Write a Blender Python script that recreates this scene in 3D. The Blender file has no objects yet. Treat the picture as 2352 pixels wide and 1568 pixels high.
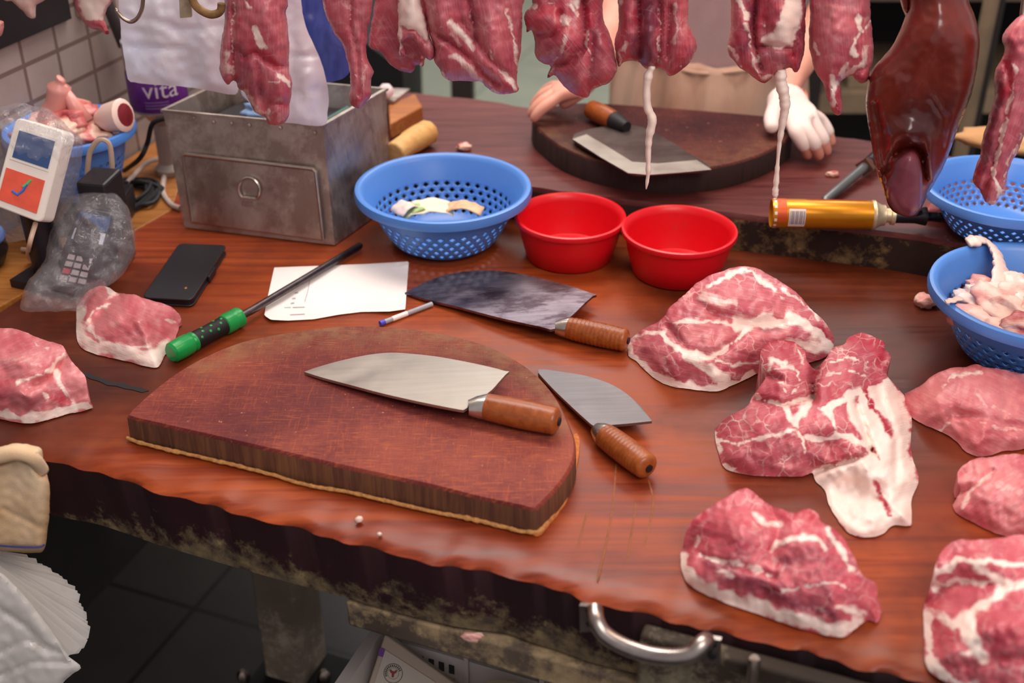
import bpy, bmesh, math, random
import numpy as np
from mathutils import Vector, Matrix, noise, geometry
random.seed(7)
SC = bpy.context.scene
COL = SC.collection
# ---------------------------------------------------------------- camera, world, lights
TH = math.radians(31); F = 2800.0; CX, CY, CH = 1176.0, 784.0, 1.65
cam = bpy.data.cameras.new('camera'); camo = bpy.data.objects.new('camera', cam); COL.objects.link(camo)
camo.location = (0, 0, CH); camo.rotation_euler = (math.pi/2 - TH, 0, 0)
cam.sensor_width = 36; cam.lens = F/2352*36; cam.clip_start = .05
cam.dof.use_dof = True; cam.dof.focus_distance = 1.56; cam.dof.aperture_fstop = 3.2
SC.camera = camo
SC.view_settings.view_transform = 'Standard'; SC.view_settings.look = 'None'
SC.view_settings.gamma = 1; SC.view_settings.exposure = 0.0; SC.view_settings.use_curve_mapping = False
W = bpy.data.worlds.new('world'); SC.world = W; W.use_nodes = True
W.node_tree.nodes['Background'].inputs[0].default_value = (.86, .78, .82, 1)
W.node_tree.nodes['Background'].inputs[1].default_value = .50
def area(name, loc, target, size, sy, energy, col):
    l = bpy.data.lights.new(name, 'AREA'); l.shape = 'RECTANGLE'; l.size = size; l.size_y = sy
    l.energy = energy; l.color = col
    o = bpy.data.objects.new(name, l); COL.objects.link(o); o.location = loc
    o.rotation_euler = (Vector(target)-Vector(loc)).to_track_quat('-Z', 'Y').to_euler(); return o
area('ceiling_light', (-.1, 2.15, 2.75), (0, 1.5, .8), 1.5, .9, 42, (1, .91, .84))
area('market_light', (.9, -.35, 2.9), (.1, 1.5, .9), 1.8, 1.2, 42, (1, .90, .85))
area('stall_light', (.6, 4.2, 2.9), (.6, 4.0, 0), 2.0, 1.2, 50, (1, .96, .9))
area('red_shade_lamp', (.62, 1.35, 2.0), (.6, 1.6, 1.0), .28, .28, 3.2, (1, .62, .35))

# ---------------------------------------------------------------- helpers
def ray(px, py):
    x = (px-CX)/F; y = -(py-CY)/F
    return Vector((x, math.cos(TH)+y*math.sin(TH), -math.sin(TH)+y*math.cos(TH)))
def P(px, py, z=.8):
    r = ray(px, py); t = (z-CH)/r.z; return Vector((r.x*t, r.y*t, z))
def PY(px, py, Y):
    r = ray(px, py); t = Y/r.y; return Vector((r.x*t, Y, CH+r.z*t))
YAW = math.radians(-21.1)
U = Vector((math.cos(YAW), math.sin(YAW), 0)); V = Vector((-math.sin(YAW), math.cos(YAW), 0)); Z = Vector((0, 0, 1))
FA = P(110, 1060); FB = P(2000, 1560)
FN = Vector((-(FB-FA).y, (FB-FA).x, 0)).normalized()          # away from the camera
FU = (FB-FA).normalized()
def PF(px, py, off=0.0):                                       # on the vertical plane of the table's front edge
    r = ray(px, py); o = Vector((0, 0, CH)); A = FA+FN*off
    t = (A-o).dot(FN)/r.dot(FN); return o+r*t
WL = {}
def link(o, parent=None, loc=None):
    COL.objects.link(o)
    if parent is not None: o.parent = parent
def thing(name, label, cat, loc, group=None):
    o = bpy.data.objects.new(name, None); o.empty_display_size = .02; COL.objects.link(o)
    o.location = loc; WL[o.name] = Vector(loc); return tag(o, label, cat, group)
def tag(o, label, cat, group=None):
    o['label'] = label; o['category'] = cat
    if group: o['group'] = group
    return o
def struct(o): o['kind'] = 'structure'; return o
def mesh_obj(name, me, mats, parent=None, smooth=38, loc=None):
    n = len(me.vertices); co = np.empty(n*3); me.vertices.foreach_get('co', co); co = co.reshape(-1, 3)
    if parent is not None: off = np.array(WL[parent.name])
    else: off = np.array(loc if loc is not None else ((co[:, 0].min()+co[:, 0].max())/2, (co[:, 1].min()+co[:, 1].max())/2, co[:, 2].min()))
    me.vertices.foreach_set('co', (co-off).ravel())
    for m in (mats if isinstance(mats, (list, tuple)) else [mats]): me.materials.append(m)
    if smooth is not None:
        me.polygons.foreach_set('use_smooth', [True]*len(me.polygons))
        if smooth < 180: me.set_sharp_from_angle(angle=math.radians(smooth))
    me.update()
    o = bpy.data.objects.new(name, me); COL.objects.link(o)
    if parent is not None: o.parent = parent; WL[o.name] = Vector(off)
    else: o.location = off; WL[o.name] = Vector(off)
    return o
class MB:
    def __init__(s): s.v = []; s.f = []; s.mi = []; s.uv = None
    def add(s, vs, fs, m=0):
        b = len(s.v); s.v += [Vector(v) for v in vs]; s.f += [[i+b for i in f] for f in fs]; s.mi += [m]*len(fs); return s
    def box8(s, c, m=0):                                       # 4 bottom corners then 4 top corners, counter clockwise
        return s.add(c, [(3, 2, 1, 0), (4, 5, 6, 7), (0, 1, 5, 4), (1, 2, 6, 5), (2, 3, 7, 6), (3, 0, 4, 7)], m)
    def box(s, o, a, b, c, m=0):                               # corner o and three edge vectors
        o, a, b, c = map(Vector, (o, a, b, c)); return s.box8([o, o+a, o+a+b, o+b, o+c, o+a+c, o+a+b+c, o+b+c], m)
    def prism(s, pts, d, m=0):
        n = len(pts); d = Vector(d); p = [Vector(q) for q in pts]
        return s.add(p+[q+d for q in p], [list(range(n))[::-1], [i+n for i in range(n)]]+[(i, (i+1) % n, (i+1) % n+n, i+n) for i in range(n)], m)
    def tube(s, path, r, seg=10, cap=True, m=0, flat=1.0):
        path = [Vector(p) for p in path]; n = len(path); rs = r if isinstance(r, (list, tuple)) else [r]*n
        t0 = (path[1]-path[0]).normalized(); up = Vector((0, 0, 1)) if abs(t0.z) < .9 else Vector((1, 0, 0))
        a = t0.cross(up).normalized(); vs = []
        for i in range(n):
            t = (path[min(i+1, n-1)]-path[max(i-1, 0)]).normalized(); a = (a-t*a.dot(t)).normalized(); b = t.cross(a)
            for k in range(seg):
                q = 2*math.pi*k/seg; vs.append(path[i]+(a*math.cos(q)+b*math.sin(q)*flat)*rs[i])
        fs = [(i*seg+k, i*seg+(k+1) % seg, (i+1)*seg+(k+1) % seg, (i+1)*seg+k) for i in range(n-1) for k in range(seg)]
        if cap: fs += [list(range(seg))[::-1], [(n-1)*seg+k for k in range(seg)]]
        return s.add(vs, fs, m)
    def lathe(s, prof, c, seg=48, m=0, axis=None, cap=True):
        c = Vector(c); ax = Vector(axis).normalized() if axis is not None else Z
        a = ax.cross(Vector((0, 1, .01))).normalized(); b = ax.cross(a); n = len(prof); vs = []
        for r, z in prof:
            for k in range(seg):
                q = 2*math.pi*k/seg; vs.append(c+ax*z+(a*math.cos(q)+b*math.sin(q))*r)
        fs = [(i*seg+k, i*seg+(k+1) % seg, (i+1)*seg+(k+1) % seg, (i+1)*seg+k) for i in range(n-1) for k in range(seg)]
        if cap: fs += [list(range(seg))[::-1], [(n-1)*seg+k for k in range(seg)]]
        return s.add(vs, fs, m)
    def build(s, name, mats, parent=None, smooth=38, loc=None, bevel=0):
        me = bpy.data.meshes.new(name); me.from_pydata([tuple(v) for v in s.v], [], s.f)
        bm = bmesh.new(); bm.from_mesh(me)
        for f, i in zip(bm.faces, s.mi): f.material_index = i
        bmesh.ops.recalc_face_normals(bm, faces=bm.faces); bm.to_mesh(me); bm.free()
        o = mesh_obj(name, me, mats, parent, smooth, loc)
        if bevel:
            b = o.modifiers.new('bevel', 'BEVEL'); b.width = bevel; b.segments = 2; b.limit_method = 'ANGLE'; b.angle_limit = math.radians(40)
        return o
def smooth_path(pts, n=6, closed=False):
    pts = [Vector(p) for p in pts]; out = []; m = len(pts); rng = m if closed else m-1
    for i in range(rng):
        p0 = pts[(i-1) % m] if closed or i > 0 else pts[0]; p1 = pts[i]; p2 = pts[(i+1) % m]; p3 = pts[(i+2) % m] if closed or i+2 < m else pts[-1]
        for k in range(n):
            t = k/n; out.append(.5*((2*p1)+(p2-p0)*t+(2*p0-5*p1+4*p2-p3)*t*t+(3*p1-p0-3*p2+p3)*t**3))
    if not closed: out.append(pts[-1])
    return out
# ---------------------------------------------------------------- material helpers
def C(h):
    v = [int(h[i:i+2], 16)/255 for i in (0, 2, 4)]
    return tuple([(x/12.92 if x <= .04045 else ((x+.055)/1.055)**2.4) for x in v]+[1.0])
class S:
    def __init__(s, name, rough=.5, metal=0.0, spec=None, coat=0, col=None):
        s.m = bpy.data.materials.new(name); s.m.use_nodes = True; s.t = s.m.node_tree; s.b = s.t.nodes['Principled BSDF']
        s.b.inputs['Roughness'].default_value = rough; s.b.inputs['Metallic'].default_value = metal
        if spec is not None: s.b.inputs['Specular IOR Level'].default_value = spec
        if coat: s.b.inputs['Coat Weight'].default_value = coat; s.b.inputs['Coat Roughness'].default_value = .15
        if col is not None: s.set('Base Color', col)
    def set(s, k, v):
        i = s.b.inputs[k]
        if isinstance(v, bpy.types.NodeSocket): s.t.links.new(v, i)
        else: i.default_value = v
        return s
    def n(s, t, props=None, **ins):
        nd = s.t.nodes.new(t)
        for k, v in (props or {}).items(): setattr(nd, k, v)
        for k, v in ins.items():
            i = nd.inputs[int(k[1:])] if k[0] == 'i' and k[1:].isdigit() else nd.inputs[k.replace('_', ' ')]
            if isinstance(v, bpy.types.NodeSocket): s.t.links.new(v, i)
            else: i.default_value = v
        return nd
    def co(s, scale=(1, 1, 1), rot=(0, 0, 0), kind='Object', loc=(0, 0, 0)):
        tc = s.n('ShaderNodeTexCoord'); return s.n('ShaderNodeMapping', Vector=tc.outputs[kind], Scale=scale, Rotation=rot, Location=loc).outputs[0]
    def noise(s, vec, scale=5, detail=4, rough=.55, dist=0): return s.n('ShaderNodeTexNoise', Vector=vec, Scale=scale, Detail=detail, Roughness=rough, Distortion=dist).outputs[0]
    def ramp(s, fac, stops, interp='LINEAR'):
        r = s.n('ShaderNodeValToRGB', Fac=fac); r.color_ramp.interpolation = interp; e = r.color_ramp.elements
        while len(e) < len(stops): e.new(.5)
        for i, (p, c) in enumerate(stops): e[i].position = p; e[i].color = c if not isinstance(c, (int, float)) else (c, c, c, 1)
        return r.outputs[0]
    def mix(s, fac, a, b, blend='MIX'): return s.n('ShaderNodeMix', {'data_type': 'RGBA', 'blend_type': blend}, i0=fac, i6=a, i7=b).outputs[2]
    def math(s, op, a, b=0.0, clamp=False): return s.n('ShaderNodeMath', {'operation': op, 'use_clamp': clamp}, i0=a, i1=b).outputs[0]
    def attr(s, name): return s.n('ShaderNodeAttribute', {'attribute_name': name}).outputs['Fac']
    def bump(s, h, strength=.3, dist=.01): s.set('Normal', s.n('ShaderNodeBump', Height=h, Strength=strength, Distance=dist).outputs[0]); return s
def plain(name, col, rough=.5, metal=0.0, vary=.12, scale=30, bump=0.0, spec=None):
    s = S(name, rough, metal, spec); n = s.noise(s.co(), scale, 4); c = C(col)
    lo = tuple(x*(1-vary) for x in c[:3])+(1,); hi = tuple(min(1, x*(1+vary)) for x in c[:3])+(1,)
    s.set('Base Color', s.ramp(n, [(.3, lo), (.7, hi)]))
    if bump: s.bump(n, bump, .002)
    return s.m
def wood(name, cols, rot=YAW, grain=(2.2, 34, 34), rough=.42, big=3.0, bump=.15, stain=None, spec=.5, patch=()):
    s = S(name, rough, spec=spec); v = s.co(grain, (0, 0, -rot)); g = s.noise(v, 3, 6, .62, .6)
    b = s.noise(s.co((.5, 1.5, 1.5), (0, 0, -rot)), big, 3, .5)
    f = s.math('ADD', s.math('MULTIPLY', g, .75), s.math('MULTIPLY', b, .6)); f = s.math('SUBTRACT', f, .18)
    n = len(cols); col = s.ramp(f, [(.2+.6*i/(n-1), C(c)) for i, c in enumerate(cols)])
    if stain:
        m = s.ramp(s.noise(s.co((1, 1, 1)), stain[1], 6, .7), [(stain[2], 0), (stain[2]+.2, 1)]); col = s.mix(m, col, C(stain[0]))
    for px_, py_, rad_ in patch:
        gp = s.n('ShaderNodeNewGeometry').outputs['Position']; dd = s.n('ShaderNodeVectorMath', {'operation': 'DISTANCE'}, i0=gp, i1=(px_, py_, .8)).outputs['Value']
        dd = s.math('SUBTRACT', s.math('DIVIDE', dd, rad_), s.math('MULTIPLY', s.math('SUBTRACT', g, .5), .9)); col = s.mix(s.ramp(dd, [(.45, .62), (1.0, 0)]), col, C('34150f'))
    s.set('Base Color', col); s.set('Roughness', s.ramp(g, [(.3, rough*.8), (.7, min(1, rough*1.3))])); s.bump(g, bump, .003); return s.m

def meat_mat(name, a, b, fatc='f6e6dc', marb=0.0, film=.24, fibre=.5, rough=.33, red='b02038', dark='6a2438', mscale=3.0, fsc=(1.2, 16, 1), bump=.26):
    s = S(name, rough, spec=.5); v = s.co((1, 1, 1), kind='UV'); big = s.noise(v, 1.1, 4, .6, .4)
    fv = s.co(fsc, kind='UV'); fib = s.noise(fv, 2.0, 5, .6, .5); fine = s.noise(v, 9, 4, .6)
    col = s.ramp(big, [(.34, C(a)), (.64, C(b))])
    col = s.mix(s.math('MULTIPLY', s.ramp(s.math('ADD', s.math('MULTIPLY', s.noise(v, 1.5, 4, .6, 1.2), .7), s.math('MULTIPLY', fib, .3)), [(.5, 0), (.66, 1)]), film), col, C('e8c0c0'))
    light = s.mix(.42, col, C('f0b4b0')); col = s.mix(s.math('MULTIPLY', s.ramp(fib, [(.46, 0), (.72, 1)]), fibre), col, light)
    col = s.mix(s.math('MULTIPLY', s.attr('dark'), .8), col, C(dark)); col = s.mix(s.math('MULTIPLY', s.attr('red'), .85), col, C(red))
    fat = s.math('ADD', s.attr('fat'), s.math('MULTIPLY', s.math('SUBTRACT', s.math('ADD', s.math('MULTIPLY', fine, .5), s.math('MULTIPLY', fib, .5)), .5), .75))
    fat = s.math('SUBTRACT', fat, s.math('MULTIPLY', s.attr('red'), .85)); fat = s.ramp(fat, [(.30, 0), (.72, 1)])
    if marb:
        wv = s.n('ShaderNodeMix', {'data_type': 'RGBA', 'blend_type': 'ADD'}, i0=.5, i6=v, i7=s.n('ShaderNodeTexNoise', Vector=v, Scale=2.2, Detail=4).outputs[1]).outputs[2]
        vo = s.n('ShaderNodeTexVoronoi', {'feature': 'DISTANCE_TO_EDGE'}, Vector=wv, Scale=mscale).outputs['Distance']
        ln = s.math('MULTIPLY', s.ramp(vo, [(.004, 1), (.07, 0)]), s.ramp(s.noise(v, 1.7, 3), [(.44, 0), (.68, 1)]))
        fat = s.math('MAXIMUM', fat, s.math('MULTIPLY', ln, marb))
    fcol = s.ramp(s.noise(v, 2.3, 4), [(.3, C(fatc)), (.75, tuple(x*y for x, y in zip(C(fatc), (.97, .84, .81, 1))))])
    col = s.mix(fat, col, fcol); s.set('Base Color', col)
    s.set('Roughness', s.ramp(fine, [(.3, rough*.75), (.7, rough*1.35)]))
    h = s.math('ADD', s.math('MULTIPLY', fib, .6), s.math('ADD', s.math('MULTIPLY', fine, .35), s.math('MULTIPLY', fat, .35))); s.bump(h, bump, .004)
    return s.m

# ---------------------------------------------------------------- meat relief builders
def spl(pts, step, closed=False, rough=0.0, seed=0, lin=False):
    q = [Vector((x, y, 0)) for x, y in pts] if lin else smooth_path([(x, y, 0) for x, y in pts], 10, closed); d = [q[0]]; acc = 0; out = [q[0]]
    loop = q[1:]+([q[0]] if closed else [])
    last = q[0]
    for p in loop:
        L = (p-last).length
        while acc+L >= step:
            t = (step-acc)/L; last = last.lerp(p, t); out.append(last.copy()); L = (p-last).length; acc = 0
        acc += L; last = p
    if not closed:
        if (out[-1]-q[-1]).length > step*.4: out.append(q[-1])
        else: out[-1] = q[-1]
    elif (out[-1]-out[0]).length < step*.5: out.pop()
    r = []
    for i, p in enumerate(out):
        if rough and (closed or 0 < i < len(out)-1):
            p = p+noise.noise_vector(Vector((p.x*.045, p.y*.045, seed)))*rough+noise.noise_vector(Vector((p.x*.16, p.y*.16, seed+9)))*rough*.45
        r.append((p.x, p.y))
    return r
def dist_line(pt, ln, closed=False):
    a = np.array(ln, float); b = np.roll(a, -1, 0) if closed else a[1:]
    if not closed: a = a[:-1]
    out = np.full(len(pt), 1e9)
    ab = b-a; L = (ab**2).sum(1)+1e-9
    for i in range(len(a)):
        t = np.clip(((pt-a[i])*ab[i]).sum(1)/L[i], 0, 1); d = pt-(a[i]+t[:, None]*ab[i]); out = np.minimum(out, np.sqrt((d**2).sum(1)))
    return out
def inside(pt, poly):
    x, y = pt[:, 0], pt[:, 1]; c = np.zeros(len(pt), bool); n = len(poly)
    for i in range(n):
        x1, y1 = poly[i]; x2, y2 = poly[(i+1) % n]
        if y1 == y2: continue
        m = ((y1 > y) != (y2 > y)) & (x < (x2-x1)*(y-y1)/(y2-y1)+x1); c ^= m
    return c
def tri(outline, step):
    o = np.array(outline); lo = o.min(0); hi = o.max(0); g = []
    y = lo[1]; r = 0
    while y < hi[1]:
        x = lo[0]+(step/2 if r % 2 else 0)
        while x < hi[0]: g.append((x, y)); x += step
        y += step*.866; r += 1
    g = np.array(g); m = inside(g, outline); g = g[m]; g = g[dist_line(g, outline, True) > step*.55]
    pts = [Vector(p) for p in outline]+[Vector(p) for p in g]; n = len(outline)
    vs, es, fs, ov, oe, of = geometry.delaunay_2d_cdt(pts, [(i, (i+1) % n) for i in range(n)], [], 1, 1e-5)
    vs = np.array([(v[0], v[1]) for v in vs]); orig = [(o_[0] if o_ else -1) for o_ in ov]
    cen = np.array([vs[list(f)].mean(0) for f in fs]); keep = inside(cen, outline)
    return vs, [list(f) for f, k in zip(fs, keep) if k], orig
def masks(vs, D, seed):
    w = np.array([tuple(noise.noise_vector(Vector((x*.03, y*.03, seed)))*9+noise.noise_vector(Vector((x*.09, y*.09, seed+5)))*5)[:2] for x, y in vs]); q = vs+w*D.get('warp', 1.0)
    wv = np.array([max(.35, 1+1.1*noise.noise(Vector((x*.035, y*.035, seed+20)))) for x, y in vs])
    out = {}
    for key in ('fat', 'red', 'dark'):
        a = np.zeros(len(vs))
        for it in D.get(key, []):
            pts, wd = it[0], it[1]; st = it[2] if len(it) > 2 else 1.0
            if wd < 0:                                          # filled patch, soft edge -wd
                d = dist_line(q, pts, True); ins = inside(q, pts); sd = np.where(ins, d, -d); val = np.clip(.5+sd/(-2*wd), 0, 1)
            else: val = np.clip(1.25-dist_line(q, pts)/(wd*wv), 0, 1) if len(pts) > 1 else np.clip(1.25-np.sqrt(((q-np.array(pts[0]))**2).sum(1))/wd, 0, 1)
            a = np.maximum(a, val*st)
        out[key] = a
    return out
def finish_meat(name, co, faces, px, M, mat, grain, parent, loc=None):
    me = bpy.data.meshes.new(name); me.from_pydata(co, [], faces)
    bm = bmesh.new(); bm.from_mesh(me); bmesh.ops.recalc_face_normals(bm, faces=bm.faces); bm.to_mesh(me); bm.free()
    for k, a in M.items():
        at = me.attributes.new(k, 'FLOAT', 'POINT'); at.data.foreach_set('value', np.asarray(a, np.float32))
    uv = me.uv_layers.new(name='UVMap'); g = math.radians(grain); li = np.empty(len(me.loops), int); me.loops.foreach_get('vertex_index', li)
    q = px[li]/100; uu = np.stack([q[:, 0]*math.cos(g)+q[:, 1]*math.sin(g), -q[:, 0]*math.sin(g)+q[:, 1]*math.cos(g)], 1); uv.data.foreach_set('uv', uu.astype(np.float32).ravel())
    return mesh_obj(name, me, mat, parent, 60, loc)
def bumps(vs, D):
    h = np.zeros(len(vs))
    for x, y, rx, ry, a in D.get('bump', []): h += a*np.exp(-((vs[:, 0]-x)/rx)**2-((vs[:, 1]-y)/ry)**2)
    for pts, wd, a in D.get('crease', []): h -= a*np.exp(-(dist_line(vs, pts)/wd)**2)
    return h
def slab_meat(name, mat, bot, top, H, D, z0=.8012, step=6, seed=0, grain=0, parent=None, w=None, rough=2.5, namp=.0019):
    b = spl(bot, step, rough=rough*.6, seed=seed); t = spl(top, step, rough=rough, seed=seed+3)
    outline = b+t[1:-1]; nb = len(b); nt = len(t)-2
    vs, faces, orig = tri(outline, step)
    dg = dist_line(vs, b); w = w or H*1750
    z = H*(1-np.exp(-dg/w*1.15))
    fade = np.clip(dg/25, 0, 1)
    z += bumps(vs, D)*fade
    z += np.array([noise.noise(Vector((x*.022, y*.022, seed+.5)))*2.2+noise.noise(Vector((x*.07, y*.07, seed+.7))) for x, y in vs])*namp*fade
    z = np.maximum(z, .0005)
    co = [P(vs[i][0], vs[i][1], z0+z[i]) for i in range(len(vs))]
    M = masks(vs, D, seed); o2n = {}
    for i, o in enumerate(orig):
        if o >= 0 and o not in o2n: o2n[o] = i
    ring = [o2n[0 if False else nb-1]]+[o2n[nb+i] for i in range(nt)]+[o2n[0]]; px = list(map(tuple, vs)); prev = ring
    for k, (aw, zz) in enumerate(((.16, .78), (.26, .42), (.24, 0.0))):
        cur = []
        for j, i in enumerate(ring):
            if j in (0, len(ring)-1): cur.append(i); continue
            p = co[i]; h = p.z-z0; d = Vector((p.x, p.y, 0)).normalized(); co.append(Vector((p.x+d.x*h*aw, p.y+d.y*h*aw, z0+h*zz)))
            px.append((px[i][0], px[i][1]-8*(k+1))); cur.append(len(co)-1)
            for m in M: M[m] = np.append(M[m], M[m][i])
        for j in range(len(ring)-1):
            f = [prev[j], prev[j+1], cur[j+1], cur[j]]; f = list(dict.fromkeys(f))
            if len(f) > 2: faces.append(f)
        prev = cur
    base = [o2n[i] for i in range(nb)]+prev[1:-1]
    faces.append(base)
    return finish_meat(name, [tuple(c) for c in co], faces, np.array(px), M, mat, grain, parent)
def hang_meat(name, mat, outline, Y, T, D, step=6, seed=0, grain=90, parent=None, rough=2.5, w=None, namp=.0028, back=.8, slope=-.16, thin=0, tilt=0, ty=0):
    o = spl(outline, step, True, rough, seed); vs, faces, orig = tri(o, step); n = len(vs)
    d = dist_line(vs, o, True); w = w or max(18, min(d.max(), T*1750)); k = np.clip(d/w, 0, 1); prof = np.sqrt(np.maximum(0, 1-(1-k)**2))
    f = T*prof+bumps(vs, D)*np.clip(d/14, 0, 1)
    f += np.array([noise.noise(Vector((x*.02, y*.012, seed+.5)))*2+noise.noise(Vector((x*.06, y*.06, seed+.7))) for x, y in vs])*namp*np.clip(d/16, 0, 1)
    def at(i, off):
        r = ray(vs[i][0], vs[i][1]); yy = (Y-off-tilt*(vs[i][1]-ty))/(1-slope*r.x/r.y); return tuple(PY(vs[i][0], vs[i][1], yy))
    co = [at(i, f[i]) for i in range(n)]; M = masks(vs, D, seed); edge = d < 1e-3
    idx = list(range(n)); px = list(map(tuple, vs))
    ext = {m: list(M[m]) for m in M}
    for i in range(n):
        if not edge[i]:
            co.append(at(i, f[i]-thin*min(1, d[i]/10) if thin else -back*T*prof[i])); idx[i] = len(co)-1; px.append((vs[i][0]+37, vs[i][1]+11))
            for m in M: ext[m].append(M[m][i]*.6)
    faces = faces+[[idx[i] for i in fc][::-1] for fc in faces]
    return finish_meat(name, co, faces, np.array(px), ext, mat, grain, parent)
def blob(name, mat, c, r, seed=0, amp=.35, fr=1.6, sub=3, parent=None, rot=0, D=None):
    bm = bmesh.new(); bmesh.ops.create_icosphere(bm, subdivisions=sub, radius=1)
    fat = []; R = Matrix.Rotation(rot, 3, 'Z')
    for v in bm.verts:
        n = noise.noise(v.co*fr+Vector((seed*3.1, seed, 0)))+.5*noise.noise(v.co*fr*2.3+Vector((0, seed*2.7, seed)))
        fat.append(max(0, min(1, .5+1.3*noise.noise(v.co*1.3+Vector((seed, 4, seed*2))))))
        q = v.co*(1+amp*n); v.co = Vector(c)+R @ Vector((q.x*r[0], q.y*r[1], q.z*r[2]))
    me = bpy.data.meshes.new(name); bm.to_mesh(me); bm.free()
    at = me.attributes.new('fat', 'FLOAT', 'POINT'); at.data.foreach_set('value', fat)
    for k in ('red', 'dark'): me.attributes.new(k, 'FLOAT', 'POINT')
    uv = me.uv_layers.new(name='UVMap')
    for l in me.loops: q = me.vertices[l.vertex_index].co; uv.data[l.index].uv = (q.x*18+q.z*9, q.y*18+q.z*13)
    return mesh_obj(name, me, mat, parent, 180)
# ---------------------------------------------------------------- materials
WT = wood('table_wood', ['5a2010', '82341a', 'a0471c', 'b86026'], stain=('431c15', 1.5, .46), rough=.36, spec=.3, grain=(1.2, 26, 26), bump=.05, patch=((.52, 1.50, .42), (-.60, 1.36, .26), (.40, 1.22, .22), (-.10, 1.86, .25)))
WT2 = wood('pale_plank_wood', ['6a3a14', 'a8682a', 'c98a45'], rough=.5, stain=('4a2a14', 3.5, .6))
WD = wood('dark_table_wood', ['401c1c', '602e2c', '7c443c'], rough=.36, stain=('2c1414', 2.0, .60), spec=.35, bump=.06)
WB = wood('block_wood', ['7a3f1a', 'a4622c', 'bd7e45'], rough=.55)
WL_ = wood('pale_log_wood', ['b9803f', 'd9a763', 'e6bf86'], rough=.6)
HND = wood('handle_wood', ['743412', '984e1f', 'b2682e'], rot=0, grain=(30, 30, 30), rough=.32)
def mold_mat(name, base, spots, thr, sc=9, zr=None):
    s = S(name, .75, spec=.3); v = s.co(); g = s.noise(v, sc, 8, .72); b = s.noise(v, 2.2, 3)
    m = s.ramp(s.math('ADD', s.math('MULTIPLY', g, .6), s.math('MULTIPLY', b, .4)), [(thr, 0), (thr+.07, 1)])
    if zr:
        zz = s.n('ShaderNodeSeparateXYZ', Vector=s.n('ShaderNodeNewGeometry').outputs['Position']).outputs[2]; gz = s.n('ShaderNodeMapRange', {'clamp': True}, Value=zz, i1=zr[0], i2=zr[1], i3=.10, i4=-.16).outputs[0]
        m = s.ramp(s.math('ADD', s.math('ADD', s.math('MULTIPLY', s.noise(v, 42, 6, .75), .5), s.math('MULTIPLY', b, .5)), gz), [(thr, 0), (thr+.09, 1)])
    col = s.mix(m, s.ramp(s.noise(v, 5, 4), [(.3, C(base[0])), (.7, C(base[1]))]), s.ramp(s.noise(v, 60, 4), [(.3, C(spots[0])), (.7, C(spots[1]))]))
    s.set('Base Color', col); s.bump(g, .4, .004); return s.m
EDGE = mold_mat('stained_table_edge', ('1a0b0f', '30141a'), ('4a4038', '8b7a58'), .525, 9, (.70, .79))
BEAM = mold_mat('mouldy_beam', ('3a302a', '6f6254'), ('8c7a5e', 'b09a76'), .48, 14)
DRW = mold_mat('mouldy_drawer_front', ('2a221c', '3e342a'), ('5f5748', '8d836c'), .43, 8, (.66, .82))
STEP = mold_mat('weathered_step_edge', ('1d100c', '3a241a'), ('6a5238', '94794f'), .50, 12)
POST = mold_mat('painted_stone_post', ('75685a', 'a09280'), ('b0a48e', 'ccbfa6'), .48, 14)
def board_mat(name, ca, cb, cc, k=1.0):
    s = S(name, .6, spec=.22); v = s.co(); a = s.noise(v, 5, 6, .65); sc = s.noise(s.co((9, 120, 1), (0, 0, .75)), 2, 5, .65, 2.6); sc2 = s.noise(s.co((120, 8, 1), (0, 0, .35)), 2, 5, .65, 2.6); mk = s.ramp(s.noise(v, 4.5, 3), [(.36, .35), (.58, 1)]); sp = s.noise(v, 160, 3, .6)
    col = s.ramp(a, [(.3, C(ca)), (.5, C(cb)), (.7, C(cc))])
    col = s.mix(s.math('MULTIPLY', s.ramp(sc, [(.52, 0), (.68, 1)]), s.math('MULTIPLY', mk, .75*k)), col, C('b8643c')); col = s.mix(s.math('MULTIPLY', s.ramp(sc2, [(.53, 0), (.69, 1)]), s.math('MULTIPLY', mk, .65*k)), col, C('ac5432'))
    rim = s.attr('rim'); col = s.mix(s.math('MULTIPLY', s.math('MULTIPLY', rim, s.ramp(s.noise(v, 30, 5, .7), [(.35, 0), (.6, 1)])), .75*k), col, C('97714f'))
    col = s.mix(s.ramp(sp, [(.70, 0), (.74, 1)]), col, C('b9836a'))
    s.set('Base Color', col); s.bump(s.math('ADD', sc, sc2), .2, .002); return s.m
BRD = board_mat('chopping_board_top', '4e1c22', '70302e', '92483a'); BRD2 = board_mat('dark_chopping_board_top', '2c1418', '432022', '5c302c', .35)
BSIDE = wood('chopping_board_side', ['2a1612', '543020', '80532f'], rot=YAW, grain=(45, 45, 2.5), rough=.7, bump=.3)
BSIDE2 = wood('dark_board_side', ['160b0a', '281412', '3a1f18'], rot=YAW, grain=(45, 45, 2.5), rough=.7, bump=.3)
DUST = plain('sawdust', 'c08a4e', .95, vary=.3, scale=200, bump=.5)
def steel(name, lo, hi, rough=.38, stain=None):
    s = S(name, rough, 1.0); v = s.co((3, 60, 3), (0, 0, .4)); a = s.noise(v, 3, 5, .6); b = s.noise(s.co(), 14, 5, .65, .5)
    col = s.mix(.5, s.ramp(a, [(.3, C(lo)), (.7, C(hi))]), s.ramp(b, [(.3, C(lo)), (.7, C(hi))]))
    if stain: col = s.mix(s.ramp(s.noise(s.co((1, 2.5, 1)), 12, 5, .7), [(.46, 0), (.6, 1)]), col, C(stain))
    s.set('Base Color', col); s.set('Roughness', s.ramp(b, [(.3, rough*.8), (.7, rough*1.3)])); s.bump(a, .06, .001); return s.m
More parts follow.
